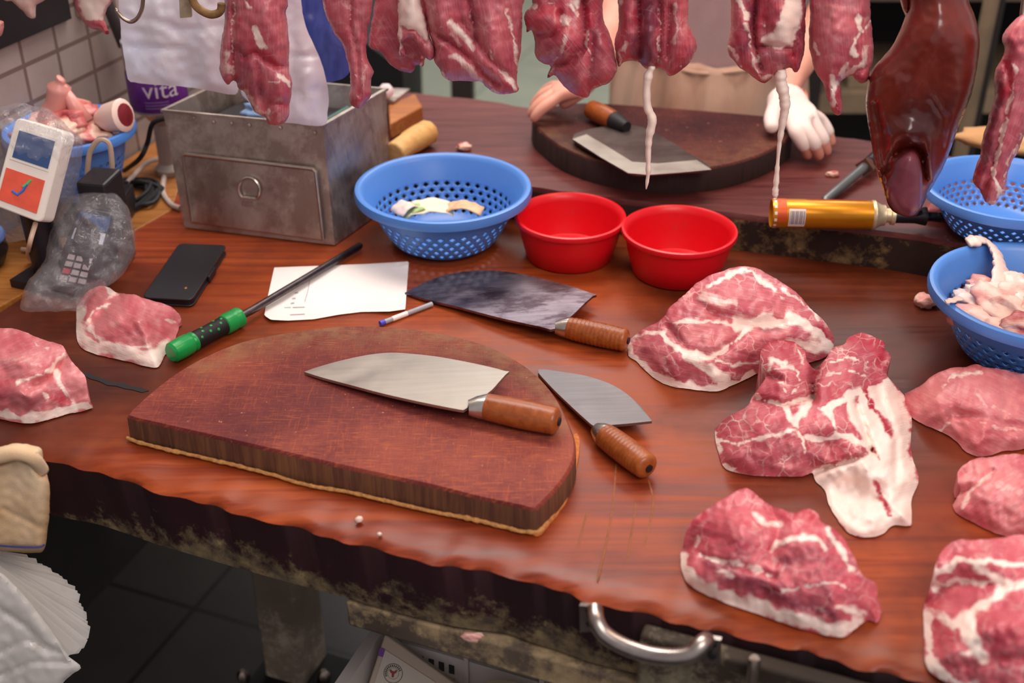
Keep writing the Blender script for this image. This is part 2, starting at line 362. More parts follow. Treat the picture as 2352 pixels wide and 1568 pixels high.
ST1 = steel('knife_steel', 'aaa298', 'bdb5ab', .42); ST2 = steel('stained_knife_steel', '6f626a', '9a8f98', .34, '54444c'); ST3 = steel('dull_knife_steel', '7a7678', '908b8c', .42)
ST4 = steel('cleaver_steel', '4e4444', '71645f', .45); STB = steel('box_steel', 'b3a89f', 'd2c8be', .5, 'a3948b'); FER = steel('ferrule_steel', 'b8b2a8', 'e2dcd0', .28); EDG = steel('ground_edge_steel', 'a39d95', 'b9b2a8', .45)
ROD = steel('honing_rod_steel', '4d4546', '6e6464', .36); HOOK = steel('hook_steel', '8a7a70', 'b5a698', .3); RUST = plain('rusty_iron', '8a6a42', .75, .3, .5, 60, .5)
BLUE = S('blue_plastic', .34, spec=.5, col=C('4f86d4')).m; RED = S('red_plastic', .34, spec=.5); 
_v = RED.co(); RED.set('Base Color', RED.mix(RED.ramp(RED.noise(_v, 60, 5, .7), [(.62, 0), (.72, .35)]), C('d8101e'), C('8a4a40'))); RED = RED.m
BLK = plain('black_plastic', '16131a', .42, vary=.2); BLKM = plain('black_rubber', '121014', .6, vary=.3); PHN = plain('black_leatherette', '1b191f', .45, vary=.15, scale=400, bump=.1)
WHP = plain('white_plastic', 'e9e2d8', .45, vary=.03); CRM = plain('cream_plastic', 'd9cba6', .5, vary=.05); GRN = plain('green_plastic', '109a48', .3, vary=.1); PAPR = plain('white_paper', 'f7eee8', .85, vary=.02, scale=8)
GOLD = plain('amber_can_paint', 'cf8a14', .3, .5, .08); INK = plain('grey_ink', 'b9a8ae', .9, vary=.2); BINK = plain('black_ink', '2a2426', .8); SCR = S('device_screen', .2, col=C('33507f')).m; STK = plain('orange_sticker', 'e2563c', .4, vary=.12, scale=60); STKB = plain('blue_print', '3668c0', .4); STKG = plain('green_print', '5ab06a', .4); PURP = plain('purple_label', '6a2c8e', .4, vary=.25, scale=40); WINK = plain('white_print', 'efe6f2', .5, vary=.03); REDI = plain('dark_red_print', '8c2a30', .6)
SKIN = S('skin', .5, spec=.4); _v = SKIN.co(); SKIN.set('Base Color', SKIN.ramp(SKIN.noise(_v, 14, 4), [(.3, C('d08a78')), (.7, C('e3a892'))])); SKIN.set('Subsurface Weight', .1); SKIN.b.inputs['Subsurface Radius'].default_value = (.01, .004, .003); SKIN = SKIN.m
GLOVE = plain('white_glove_latex', 'f0dcd4', .6, vary=.05, scale=20, bump=.15)
def cloth(name, a, b, rough=.9, sc=3.0, weave=300):
    s = S(name, rough, spec=.2); n = s.noise(s.co((1, 1, .5)), sc, 4); s.set('Base Color', s.ramp(n, [(.35, C(a)), (.65, C(b))])); s.bump(s.math('ADD', s.math('MULTIPLY', n, 2), s.noise(s.co(), weave, 2)), .25, .003); return s.m
TOW = cloth('towel_cotton', 'd2a878', 'e8d2b2', sc=9, weave=700); APR = cloth('pale_shirt_cotton', 'b89a9c', 'd0b4b2', sc=5); APL = cloth('stained_apron_cloth', 'c0927c', 'dcb8a2', sc=8); TRS = cloth('dark_trousers', '2a2a33', '3a3a44'); HAIR = plain('black_hair', '14110f', .6)
SHEET = S('white_plastic_sheet', .35, spec=.5); _v = SHEET.co(); SHEET.set('Base Color', SHEET.ramp(SHEET.noise(_v, 7, 3), [(.3, C('dfe4f6')), (.7, C('fbf6fa'))])); SHEET.bump(SHEET.noise(SHEET.co((14, 14, 5)), 1.6, 3, .5, .8), .22, .01); SHEET = SHEET.m
BSHEET = S('blue_plastic_sheet', .4); BSHEET.set('Base Color', BSHEET.ramp(BSHEET.noise(BSHEET.co((12, 12, 3)), 2, 3), [(.3, C('2d3a86')), (.7, C('5d6cc0'))])); BSHEET = BSHEET.m
def film(name, alpha, tint='ffffff', rough=.12, bs=.9):
    s = S(name, rough, spec=.8, col=C(tint)); n = s.noise(s.co(), 55, 4, .6, 1.0); fr = s.n('ShaderNodeLayerWeight', Blend=.35).outputs['Facing']
    s.set('Alpha', s.math('ADD', s.math('MULTIPLY', s.ramp(n, [(.42, .5), (.75, 1.6)]), alpha), s.math('MULTIPLY', fr, .35), True)); s.bump(n, bs, .006); return s.m
s = S('clear_plastic_film'); bn = s.n('ShaderNodeBump', Height=s.noise(s.co(), 38, 4, .6, 1.2), Strength=1.0, Distance=.012).outputs[0]
fz = s.n('ShaderNodeLayerWeight', Blend=.5, Normal=bn).outputs['Facing']; fz = s.math('ADD', s.math('MULTIPLY', s.math('POWER', fz, 3.0), .55), .035); gl = s.n('ShaderNodeBsdfGlossy', Color=(1, .97, .98, 1), Roughness=.12, Normal=bn).outputs[0]; tr_ = s.n('ShaderNodeBsdfTransparent', Color=(1, 1, 1, 1)).outputs[0]
m1 = s.n('ShaderNodeMixShader', i0=fz, i1=tr_, i2=gl).outputs[0]; df = s.n('ShaderNodeBsdfDiffuse', Color=(.95, .92, .95, 1)).outputs[0]
s.t.links.new(s.n('ShaderNodeMixShader', i0=.07, i1=m1, i2=df).outputs[0], s.t.nodes['Material Output'].inputs[0]); FILM = s.m
FILM2 = S('milky_plastic_film', .16, spec=.6, col=C('f2eee8')).set('Alpha', .72).m

M_A = meat_mat('pork_shoulder_meat', 'b24c5e', 'c8686e', marb=.5, fibre=.5, fsc=(1.0, 11, 1)); M_B = meat_mat('marbled_pork_meat', 'b04052', 'c8626c', marb=.75, fibre=.3, mscale=3.4); M_C = meat_mat('pork_leg_meat', 'b64254', 'cc626c', marb=.35, fibre=.25, mscale=2.5)
M_D = meat_mat('lean_pink_meat', 'c25a64', 'd88486', fibre=.35, fsc=(1.5, 9, 1)); M_H = meat_mat('hanging_lean_meat', 'b0485a', 'c86a74', marb=.18, fibre=.4, mscale=1.7, fsc=(1.0, 12, 1)); M_H2 = meat_mat('hanging_dark_meat', 'a63a4e', 'c05c68', marb=.2, fibre=.4, mscale=2.4, dark='5b2038'); M_BN = meat_mat('bone_trim_meat', 'a83848', 'c8685e', 'e6c4b0', marb=.3, fibre=.3)
M_F = meat_mat('fat_trim', 'd8867e', 'e0a498', 'efcfc0', marb=.3, fibre=.2)
M_TEN = meat_mat('creamy_tendon', 'f6e2d2', 'ecccb8', 'fff2e4', fibre=.1, film=.1)
M_FAT = meat_mat('white_fat', 'ecd2c6', 'e6bfb2', 'f0ddd2', fibre=.15)
s = S('liver', .28, spec=.6, coat=.25); n1 = s.noise(s.co(), 9, 3); s.set('Base Color', s.ramp(n1, [(.3, C('42110f')), (.7, C('7c2a1c'))])); s.bump(s.noise(s.co(), 240, 2), .04, .001); LIV = s.m
s = S('purple_liver_lobe', .34, spec=.5); s.set('Base Color', s.ramp(s.noise(s.co(), 14, 4), [(.3, C('6a3240')), (.7, C('824650'))])); s.bump(s.noise(s.co(), 400, 2), .1, .001); LIV2 = s.m

# ---------------------------------------------------------------- setting
def tile_mat(name, a, b, grout, w, h, rot, rough=.3, off=0.0, vert=None):
    s = S(name, rough)
    if vert is not None:
        tc = s.n('ShaderNodeTexCoord').outputs['UV']; v = tc
    else: v = s.co((1, 1, 1), (0, 0, rot))
    br = s.n('ShaderNodeTexBrick', {'offset': off, 'squash': 1.0}, Vector=v, Color1=C(a), Color2=C(b), Mortar=C(grout), Scale=1.0, Mortar_Size=.004 if vert else .006, Brick_Width=w, Row_Height=h, Bias=0.0, Mortar_Smooth=.2)
    d = s.noise(s.co(), 6, 5, .65); s.set('Base Color', s.mix(s.math('MULTIPLY', s.ramp(d, [(.4, 0), (.75, 1)]), .45), br.outputs[0], C('7c6660' if vert else grout)))
    s.bump(br.outputs[1], -.3, .003); return s.m
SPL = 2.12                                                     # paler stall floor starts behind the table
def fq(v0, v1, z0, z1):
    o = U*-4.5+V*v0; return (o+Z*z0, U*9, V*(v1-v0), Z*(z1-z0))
m = MB(); m.box(*fq(-2.5, SPL, -.06, 0)); struct(m.build('floor', tile_mat('shade_toned_floor_tiles', '35302e', '3d3835', '1c1918', .40, .40, -YAW, .35, .0), smooth=None))  # tile colours darkened to carry the shade under the table
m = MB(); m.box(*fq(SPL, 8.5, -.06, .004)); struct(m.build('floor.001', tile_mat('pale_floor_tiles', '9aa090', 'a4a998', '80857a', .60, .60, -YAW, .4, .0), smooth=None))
WD_ = Vector((math.sin(math.radians(19.8)), math.cos(math.radians(19.8)), 0)); WN = Vector((-WD_.y, WD_.x, 0)); WP = P(320, 345, .8)
def PW(px, py, off=0.0):
    r = ray(px, py); o = Vector((0, 0, CH)); t = (WP-WN*off-o).dot(WN)/r.dot(WN); return o+r*t
me_ = MB(); S0, S1, H1 = -2.6, .42, 2.6
me_.box(WP+WD_*S0+Vector((0, 0, -.03)), WD_*(S1-S0), WN*.1, (0, 0, 1.8))
wl = me_.build('wall_left', tile_mat('wall_tiles', '9c8f8a', 'a89c96', '72605a',   .082, .060, 0, .25, .0, vert=1), smooth=None)
uv = wl.data.uv_layers.new(name='UVMap')
for l in wl.data.loops:
    q = wl.data.vertices[l.vertex_index].co+wl.location; uv.data[l.index].uv = ((q-WP).dot(WD_), q.z-.015)
struct(wl)
m = MB(); m.box(WP+WD_*S0+Vector((0, 0, -.8))+WN*.012, WD_*(S1-S0), WN*.09, (0, 0, .768)); struct(m.build('wall_left.001', plain('shade_toned_wall_base', '2c2826', .7, vary=.3, scale=6), smooth=None))  # wall below the worktop, with the under-table shade put into its dark colour
m = MB(); m.box((-5, 7.2, 0), (12, 0, 0), (0, .1, 0), (0, 0, 2.6)); struct(m.build('wall_back', plain('grey_green_wall', '8f9284', .7, vary=.06, scale=4), smooth=None))

# ---------------------------------------------------------------- the table
ZT, ZS, ZB = .8, .86, .90                                      # worktop, raised slab, back board top
table = thing('market_table', 'long reddish brown wooden butcher table with raised back slab and mouldy drawer', 'table', (0, 1.5, 0))
fe = [(-330, 950), (-100, 1010), (100, 1050), (191, 1067), (329, 1111), (405, 1132), (574, 1178), (727, 1217), (900, 1263), (1002, 1287), (1059, 1297), (1155, 1309), (1182, 1316), (1220, 1330), (1281, 1347), (1365, 1375), (1500, 1406), (1703, 1455), (1837, 1484), (1971, 1523), (2105, 1556), (2360, 1632), (2700, 1730)]
fpts = [P(x, y, ZT-.007) for x, y in spl(fe, 14)]
rows = [(0, -.010), (.004, -.004), (.012, -.001), (.03, 0), (.06, 0), (.10, 0), (.16, 0), (.26, 0), (.45, 0), (.82, 0)]
m = MB(); nf = len(fpts); vs = []
for k, (d, dz) in enumerate(rows):
    for i, p in enumerate(fpts):
        rip = (.0011*math.sin(i*.95+.8*math.sin(i*.31))+.0012*math.sin(i*.43+1)-.0024)*math.exp(-d/.035)
        q = p+FN*(d+(rip*1.6 if k < 3 else 0)); vs.append(Vector((q.x, q.y, ZT+dz*.9+(rip if 0 < k else 0))))
for p in fpts: vs.append(Vector((p.x, p.y, ZT-.102))+FN*.006)
for p in fpts: vs.append(Vector((p.x, p.y, ZT-.102))+FN*.82)
fs = [(k*nf+i, k*nf+i+1, (k+1)*nf+i+1, (k+1)*nf+i) for k in range(len(rows)-1) for i in range(nf-1)]; n1 = len(fs)
R = len(rows); fs2 = [(i, R*nf+i, R*nf+i+1, i+1) for i in range(nf-1)]+[(R*nf+i, (R+1)*nf+i, (R+1)*nf+i+1, R*nf+i+1) for i in range(nf-1)]
m.add(vs, fs, 0); m.f += [list(f) for f in fs2]; m.mi += [1]*len(fs2)
m.build('worktop', [WT, EDGE], table, 50)
# pale plank let into the left rear corner
a, b = P(-60, 740, ZT), P(395, 484, ZT); WPs = WP-WN*.006; c, d = P(440, 340, ZT), P(-330, 560, ZT)
m = MB(); m.prism([(p.x, p.y, ZT-.03) for p in (a, b, c, Vector((WPs.x+WD_.x*.1, WPs.y+WD_.y*.1, 0)), Vector((WPs.x-WD_.x*1.0, WPs.y-WD_.y*1.0, 0)))], (0, 0, .0325)); m.build('side_plank', WT2, table, bevel=.002)
m = MB(); m.prism([(p.x, p.y, ZT-.001) for p in [P(x, y, ZT) for x, y in ((184, 857), (205, 858), (222, 866), (248, 873), (262, 879), (286, 881), (300, 888), (322, 890), (342, 898), (326, 902), (306, 896), (286, 893), (268, 887), (246, 885), (228, 876), (206, 870))]], (0, 0, .0018)); m.build('crack', BLKM, table, None)
# raised slab
sf = [(760, 372), (1000, 400), (1230, 432), (1500, 468), (1690, 492), (1900, 517), (2140, 547), (2420, 602), (2800, 690)]
sb = [(2700, 470), (2352, 395), (2000, 322), (1650, 292), (1240, 250), (1110, 230), (940, 213), (800, 203), (600, 195)]
top = [P(x, y, ZS) for x, y in spl(sf, 25, rough=2)]+[P(x, y, ZS) for x, y in spl(sb, 25, rough=2)]; top[-1] = P(600, 195, ZS)
sl = MB(); n = len(top); lo = [Vector((p.x, p.y, ZT-.06)) for p in top]; mid = [Vector((p.x, p.y, ZS-.008)) for p in top]
cen = sum(top, Vector())/n; tp = [p+(cen-p).normalized()*.005 for p in top]
sl.add(lo+mid+tp, [[2*n+i for i in range(n)]]+[(n+i, n+(i+1) % n, 2*n+(i+1) % n, 2*n+i) for i in range(n)], 0); b0 = 0
sl.f += [[i, (i+1) % n, n+(i+1) % n, n+i] for i in range(n)]; sl.mi += [1]*n; sl.f.append(list(range(n))[::-1]); sl.mi.append(1)
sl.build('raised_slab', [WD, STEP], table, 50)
m = MB(); m.box(FA+FU*.37+FN*.018+Vector((0, 0, -.146)), FU*1.3, FN*.05, (0, 0, .038)); m.build('apron_beam', BEAM, table, bevel=.004)
dr = MB(); dr.box(FA+FU*.715-FN*.004+Vector((0, 0, -.098)), FU*.9, FN*.02, (0, 0, .080)); dro = dr.build('drawer_front', DRW, table, bevel=.004)
h = MB(); OFF = -.006
for ps in ([(1334, 1383), (1378, 1386), (1378, 1442), (1336, 1444)], [(1614, 1455), (1658, 1462), (1656, 1519), (1612, 1512)]): h.prism([PF(x, y, OFF) for x, y in ps], -FN*.005)
bar = [PF(1366, 1398, -.012), PF(1370, 1425, -.025), PF(1388, 1455, -.032), PF(1430, 1482, -.036), PF(1490, 1502, -.037), PF(1550, 1508, -.036), PF(1590, 1500, -.032), PF(1612, 1478, -.024), PF(1622, 1470, -.012)]
h.tube(smooth_path(bar, 5), .0085, 12)
ho = h.build('drawer_handle', steel('handle_steel', '8f8580', 'bdb4ac', .3), dro)
for x, y in ((1356, 1400), (1357, 1430), (1637, 1476), (1636, 1503)):
    q = MB(); q.lathe([(.0045, 0), (.0045, .0025), (.002, .003)], PF(x, y, OFF-.005), 12, axis=-FN); q.build('screw', BLKM, ho)
q = MB(); q.tube([PF(1733, 1512, -.012), PF(1731, 1540, -.016), PF(1724, 1580, -.016)], .006, 10); q.tube([PF(1733, 1514, 0), PF(1733, 1514, -.014)], .005, 10); q.build('latch', HOOK, dro)
def post(px, py, w, dpt, name='leg'):
    p = P(px, py, 0); q = MB(); q.box(Vector((p.x, p.y, 0)), U*w, V*dpt, (0, 0, .695)); return q.build(name, POST, table, bevel=.004)
post(612, 1568, .078, .085); post(-260, 1330, .08, .08); post(2120, 1150, .08, .08)
q = MB(); p = P(560, 1600, 0); q.box(Vector((p.x, p.y, 0)), U*.17, V*.13, (0, 0, .02)); q.build('foot_plate', BLKM, table)
for k in range(2):
    p = P((560, 745)[k], 1558, .021); q = MB(); q.lathe([(.012, 0), (.012, .012), (.005, .02)], (p.x, p.y, .021), 6); q.build('bolt', HOOK, table)

# ---------------------------------------------------------------- half-round boards
def half_board(name, label, outline, z0, z1, mat, arc):
    ol = spl(outline, 14, True); pts = [P(x, y, z1) for x, y in ol]; n = len(pts)
    vs2, fs_, orig = tri(ol, 26); o2n = {}
    for i, o in enumerate(orig):
        if o >= 0: o2n.setdefault(o, i)
    t = thing(name, label, 'chopping board', (sum(p.x for p in pts)/n, sum(p.y for p in pts)/n, z0))
    co = [P(v[0], v[1], z1) for v in vs2]; rim = 1-np.clip(dist_line(vs2, arc)/60, 0, 1); nv = len(co); cen = sum(pts, Vector())/n
    bev = [Vector((p.x, p.y, z1-.004))+(p-cen).normalized()*.003 for p in pts]; lo = [Vector((p.x, p.y, z0))+(p-cen).normalized()*.004 for p in pts]
    m = MB(); m.add(co+bev+lo, fs_+[(o2n[i], o2n[(i+1) % n], nv+(i+1) % n, nv+i) for i in range(n)], 0)
    m.f += [[nv+i, nv+(i+1) % n, nv+n+(i+1) % n, nv+n+i] for i in range(n)]+[[nv+n+i for i in range(n)]]; m.mi += [1]*(n+1)
    o = m.build('board', [mat, BSIDE if z0 < .85 else BSIDE2], t, 50)
    at = o.data.attributes.new('rim', 'FLOAT', 'POINT'); at.data.foreach_set('value', np.append(rim, np.zeros(2*n)).astype(np.float32))
    return t, pts
ZBD = .836
b1 = [(297, 953), (318, 930), (345, 905), (400, 862), (470, 821), (560, 785), (660, 765), (760, 752), (850, 750), (950, 757), (1050, 775), (1130, 800), (1190, 832), (1237, 868), (1275, 915), (1300, 965), (1316, 1010), (1315, 1048), (1298, 1085), (1272, 1120), (1245, 1148), (1224, 1166), (1204, 1160), (1100, 1138), (983, 1109), (800, 1069), (600, 1023), (450, 989), (330, 962)]
board, bpts = half_board('chopping_board', 'thick scratched half round chopping board at the table front under a knife', b1, ZT+.0005, ZBD, BRD, b1[4:16])
ring = [P(x, y, ZT+.0042) for x, y in spl([(292, 1005), (340, 1021), (450, 1047), (600, 1083), (700, 1112), (800, 1130), (983, 1172), (1100, 1195), (1222, 1222), (1262, 1188), (1300, 1130), (1318, 1060)], 9, rough=1.5)]
m = MB(); m.tube(smooth_path(ring, 2), [.002+.0022*abs(noise.noise(Vector((i*.21, 3, 0)))+.3*noise.noise(Vector((i*.9, 1, 0)))) for i in range(2*(len(ring)-1)+1)], 8); m.build('sawdust_line', DUST, board)
m = MB(); m.prism([P(x, y, ZT+.0006) for x, y in spl([(1318, 1000), (1331, 1012), (1324, 1080), (1302, 1150), (1264, 1204), (1236, 1232), (1222, 1222), (1258, 1184), (1292, 1122), (1311, 1060)], 8, True, 2)], (0, 0, .0025)); m.build('sawdust_patch', plain('orange_sawdust', 'c8783e', .95, vary=.25, scale=200, bump=.5), board)
for ps in (((1416, 1060), (1408, 1150), (1396, 1230), (1372, 1335)), ((1488, 1100), (1500, 1160), (1478, 1260)), ((1350, 1170), (1326, 1262)), ((1462, 1150), (1440, 1290))): m = MB(); m.tube(smooth_path([P(x, y, ZT-.0007) for x, y in ps], 6), [.0004]+[.0013]*(6*(len(ps)-1)-1)+[.0004], 8); m.build('pale_scratch', plain('pale_worn_scratch', '8f5634', .8, vary=.25, scale=120), table)
b2 = [(1226, 270), (1232, 287), (1250, 305), (1290, 335), (1350, 360), (1430, 378), (1530, 388), (1640, 381), (1730, 358), (1790, 330), (1818, 300), (1790, 273), (1700, 262), (1500, 246), (1350, 237), (1280, 243), (1244, 255)]
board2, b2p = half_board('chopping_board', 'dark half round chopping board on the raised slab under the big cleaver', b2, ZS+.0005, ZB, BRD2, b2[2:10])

# ---------------------------------------------------------------- knives
def knife(label, blade, hp, z, mat, hr, fer, wind=True, lift=.0, edge=None, tipz=None):
    """blade outline px; hp = handle px line (ferrule start, handle start, handle end)"""
    a, b, c = [P(x, y, z+hr*1.12) for x, y in hp]
    t = thing('cleaver', label, 'knife', ((a.x+c.x)/2, (a.y+c.y)/2, z))
    bl = spl(blade, 12, True) if len(blade) > 9 else blade
    zb = z+lift; pts = [P(x, y, zb+.003) for x, y in bl]; m = MB()
    if tipz:                                                    # blade slopes from handle height down to the wood
        ax = (a-c).normalized(); L = max((p-a).dot(ax) for p in pts)
        pts = []
        for x, y in bl:
            p = P(x, y, z+hr)
            for _ in range(6): k = min(1, max(0, (p-a).dot(ax)/L)); p = P(x, y, z+hr*(1-k)+.0025)
            pts.append(p)
    m.prism([p-Z*.0014 for p in pts], (0, 0, .0036)); blo = m.build('blade', mat, t, 30)
    if edge:
        e = MB(); e.prism([P(x, y, zb+.0056) for x, y in edge], (0, 0, .0006)); e.build('ground_edge', EDG, blo, None)
    d = (c-b).normalized(); L = (c-b).length
    f = MB(); f.tube([a, a.lerp(b, .5), b, b+d*.002], [hr*.55, hr*.8, hr*.93, hr*.93], 20); f.build('ferrule', fer, t)
    h = MB(); prof = []
    N = 44
    for i in range(N+1):
        k = i/N; r = hr*(.95+.09*math.sin(k*math.pi)) + (hr*.025*(1 if (i % 3) else -1) if wind and .06 < k < .94 else 0)
        if k > .96: r *= .9
        if i == N: r *= .75
        prof.append((r, k*L))
    h.lathe(prof, b, 28, axis=d); hd = h.build('handle', HND, t, 60)
    e = MB(); e.lathe([(hr*.3, 0), (hr*.3, .002)], c, 14, axis=d); e.build('tang_end', BLKM, hd)
    return t
k1b = [(699, 857), (699, 857), (730, 846), (780, 832), (840, 819), (895, 813), (950, 816), (1010, 823), (1080, 836), (1130, 847), (1167, 857), (1167, 857), (1150, 876), (1122, 905), (1080, 925), (1070, 944), (1040, 941), (960, 925), (880, 907), (800, 886), (740, 870)]
knife('chinese cleaver with plain wooden handle lying on the front chopping board', k1b, [(1076, 936), (1118, 934), (1283, 968)], ZBD, ST1, .0165, FER, False, tipz=True)
k2b = [(930, 675), (930, 675), (960, 659), (1010, 638), (1070, 626), (1125, 624), (1180, 629), (1250, 644), (1310, 660), (1366, 679), (1366, 679), (1345, 697), (1308, 732), (1280, 742), (1272, 760), (1240, 753), (1150, 733), (1050, 707), (980, 690)]
knife('broad stained cleaver with wire bound wooden handle beside the sheet of paper', k2b, [(1275, 752), (1306, 753), (1442, 782)], ZT, ST2, .0155, FER, True, tipz=True)
k3b = [(1236, 852), (1290, 857), (1345, 866), (1400, 884), (1440, 908), (1472, 938), (1497, 970), (1497, 970), (1440, 976), (1392, 980), (1368, 984), (1340, 962), (1300, 925), (1255, 880)]
knife('short cleaver with bound wooden handle partly tucked beside the front chopping board', k3b, [(1370, 985), (1390, 1000), (1490, 1075)], ZT, ST3, .0155, FER, True, tipz=True)
k4b = [(1315, 320), (1350, 300), (1412, 292), (1470, 293), (1530, 322), (1588, 358), (1634, 390), (1560, 397), (1489, 402), (1443, 398), (1380, 362)]
knife('large square cleaver with dark blade lying on the rear chopping board', k4b, [(1440, 292), (1410, 277), (1356, 250)], ZB, ST4, .0165, BLKM, False, lift=.006, edge=[(1315, 320), (1347, 309), (1400, 340), (1452, 372), (1510, 376), (1600, 368), (1634, 390), (1560, 397), (1489, 402), (1443, 398), (1380, 362)])

# ---------------------------------------------------------------- bowls and colanders
def bowl(label, x, y, R, h, rb, z=ZT):
    t = thing('red_bowl', label, 'bowl', (x, y, z), 'red plastic bowls on the table'); w = .0025; z += .0008
    prof = [(rb, 0), (rb+.004, .002), (rb+(R-rb)*.55, h*.5), (R-.006, h-.010), (R-.001, h-.008), (R, h-.004), (R-.001, h-.001), (R-.004, h), (R-.008, h-.003), (R-.008-w, h-.012), (rb+(R-rb)*.55-w, h*.5), (rb+.002-w, .006), (rb-.008, .004)]
    m = MB(); m.lathe(prof, (x, y, z), 64); m.build('bowl', RED, t, 50); g = MB(); g.lathe([(rb*.62, 0), (rb*.62, .0015), (rb*.5, .002)], (x, y, z+.0042), 40); g.build('moulded_base_ring', RED, t); return t
bowl('red plastic bowl between blue colander and the other red bowl', .088, 1.672, .0845, .068, .062)
bowl('red plastic bowl nearest the large pork shoulder', .246, 1.620, .0855, .070, .062)
def colander(label, x, y, R, h, rb, z=ZT, seg=38, rows=5, lo=.14, hi=.62):
    t = thing('colander', label, 'colander', (x, y, z), 'blue plastic colanders'); Rw = R-.015
    rad = lambda zz: rb+(Rw-rb)*(max(0, zz/h))**.62
    pr = [(R-.012, h-.020), (R-.001, h-.014), (R, h-.008), (R-.002, h-.001), (R-.006, h), (R-.011, h-.001), (Rw, h-.008), (rad(h*.8), h*.8), (rad(h*hi), h*hi)]
    m = MB(); s2 = seg*2; c = Vector((x, y, z))
    def pt(r, zz, k): q = math.pi*k/seg; return c+Vector((r*math.cos(q), r*math.sin(q), zz))
    vs = [pt(r, zz, k) for r, zz in pr for k in range(s2)]; n = len(pr)
    m.add(vs, [(i*s2+k, i*s2+(k+1) % s2, (i+1)*s2+(k+1) % s2, (i+1)*s2+k) for i in range(n-1) for k in range(s2)])
    zs = [h*hi-(h*hi-h*lo)*i/rows for i in range(rows+1)]
    base = (n-1)*s2; prev = base
    for i in range(rows):
        za, zb2 = zs[i], zs[i+1]; b = len(m.v); m.v += [pt(rad(zb2), zb2, k) for k in range(s2)]; m_ = (za+zb2)/2
        o = i % 2
        for k in range(seg):
            k0 = (2*k+o) % s2; k1 = (k0+1) % s2; k2 = (k0+2) % s2; e = .22; dz = (za-zb2)
            hv = [pt(rad(za-dz*.10), za-dz*.10, k0+1), pt(rad(m_), m_, k0+1.62), pt(rad(zb2+dz*.10), zb2+dz*.10, k0+1), pt(rad(m_), m_, k0+.38)]
            q = len(m.v); m.v += hv; A, Am, B, D_, Dm, C_ = prev+k0, prev+k1, prev+k2, b+k0, b+k1, b+k2
            m.f += [[A, Am, q], [Am, B, q], [B, C_, q+1], [C_, Dm, q+2], [Dm, D_, q+2], [D_, A, q+3], [A, q, q+3], [B, q+1, q], [C_, q+2, q+1], [D_, q+3, q+2]]; m.mi += [0]*10
        prev = b
    b = len(m.v); m.v += [pt(rb, .008, k) for k in range(s2)]+[pt(rb, .003, k) for k in range(s2)]+[pt(rb-.004, .003, k) for k in range(s2)]+[pt(rb-.004, .010, k) for k in range(s2)]
    for a_, b_ in ((prev, b), (b, b+s2), (b+s2, b+2*s2), (b+2*s2, b+3*s2)): m.f += [[a_+k, a_+(k+1) % s2, b_+(k+1) % s2, b_+k] for k in range(s2)]; m.mi += [0]*s2
    m.f.append([b+3*s2+k for k in range(s2)]); m.mi.append(0)
    o = m.build('basket', BLUE, t, 50); sm = o.modifiers.new('wall', 'SOLIDIFY'); sm.thickness = .0018; sm.offset = -1
    return t
C1 = (-.105, 1.715, .136, .097); colander('blue colander of paper scraps between the steel box and red bowls', *C1[:4], .062)
C2 = (.715, 1.625, .120, .075); colander('empty blue colander on the raised slab beyond the amber can', C2[0], C2[1], C2[2], C2[3], .055, ZS+.001)
C3 = (.682, 1.378, .141, .10); colander('blue colander heaped with fat trimmings at the right edge', C3[0], C3[1], C3[2], C3[3], .07)
C4 = (-.69, 1.80, .101, .11); colander('blue colander of meaty bones by the tiled wall', C4[0], C4[1], C4[2], C4[3], .05, ZT+.0505)

# ---------------------------------------------------------------- meat lying on the table
def table_meat(label, *a, name='raw_meat', group=None, **k):
    o = slab_meat(name, *a, **k); return tag(o, label, 'meat', group)
A_bot = [(1444, 782), (1441, 800), (1444, 818), (1459, 828), (1480, 849), (1510, 873), (1546, 888), (1588, 894), (1645, 899), (1681, 885), (1720, 868), (1760, 850), (1820, 842), (1888, 824), (1916, 800)]
A_top = [(1916, 800), (1912, 767), (1888, 731), (1864, 710), (1834, 677), (1795, 648), (1750, 621), (1714, 611), (1681, 615), (1642, 628), (1600, 650), (1570, 677), (1537, 707), (1529, 722), (1510, 740), (1480, 754), (1444, 782)]
table_meat('large pork shoulder joint with white rind behind the marbled cut', M_A, A_bot, A_top, .088, dict(
    fat=[([(1441, 800), (1450, 818), (1485, 846), (1515, 868), (1550, 882), (1590, 888), (1645, 893), (1690, 878), (1730, 862)], 12), ([(1690, 742), (1740, 737), (1790, 733), (1845, 742), (1885, 760), (1908, 795)], 17), ([(1512, 758), (1530, 780), (1552, 800), (1580, 812), (1625, 818), (1660, 805), (1690, 780), (1720, 752)], 8, .9), ([(1580, 815), (1605, 838), (1640, 855), (1675, 868)], 17, .95), ([(1640, 828), (1690, 838), (1750, 835)], 6, .8), ([(1632, 655), (1680, 628), (1715, 617), (1760, 650), (1795, 682)], 8, .8), ([(1610, 680), (1650, 690), (1690, 700)], 20, .55), ([(1540, 745), (1580, 735), (1640, 735), (1690, 742)], 7, .7), ([(1455, 775), (1500, 765), (1525, 760)], 9, .7), ([(1820, 790), (1870, 800), (1905, 800)], 22, .8), ([(1800, 660), (1840, 690), (1880, 735)], 6, .7)],
    red=[([(1590, 670), (1560, 710), (1530, 745)], 12, .7), ([(1880, 745), (1905, 775)], 6, .8)], dark=[([(1475, 800), (1520, 850), (1580, 872), (1615, 870)], 14, .35), ([(1745, 752), (1790, 755)], 9, .7)],
    crease=[([(1540, 755), (1575, 800), (1640, 815), (1700, 775)], 9, .006), ([(1590, 690), (1640, 720), (1700, 735), (1800, 745)], 10, .005)], bump=[(1700, 690, 90, 45, .012), (1540, 830, 40, 26, .006), (1780, 775, 90, 20, .008), (1700, 800, 60, 25, .006)]), seed=1, grain=12)
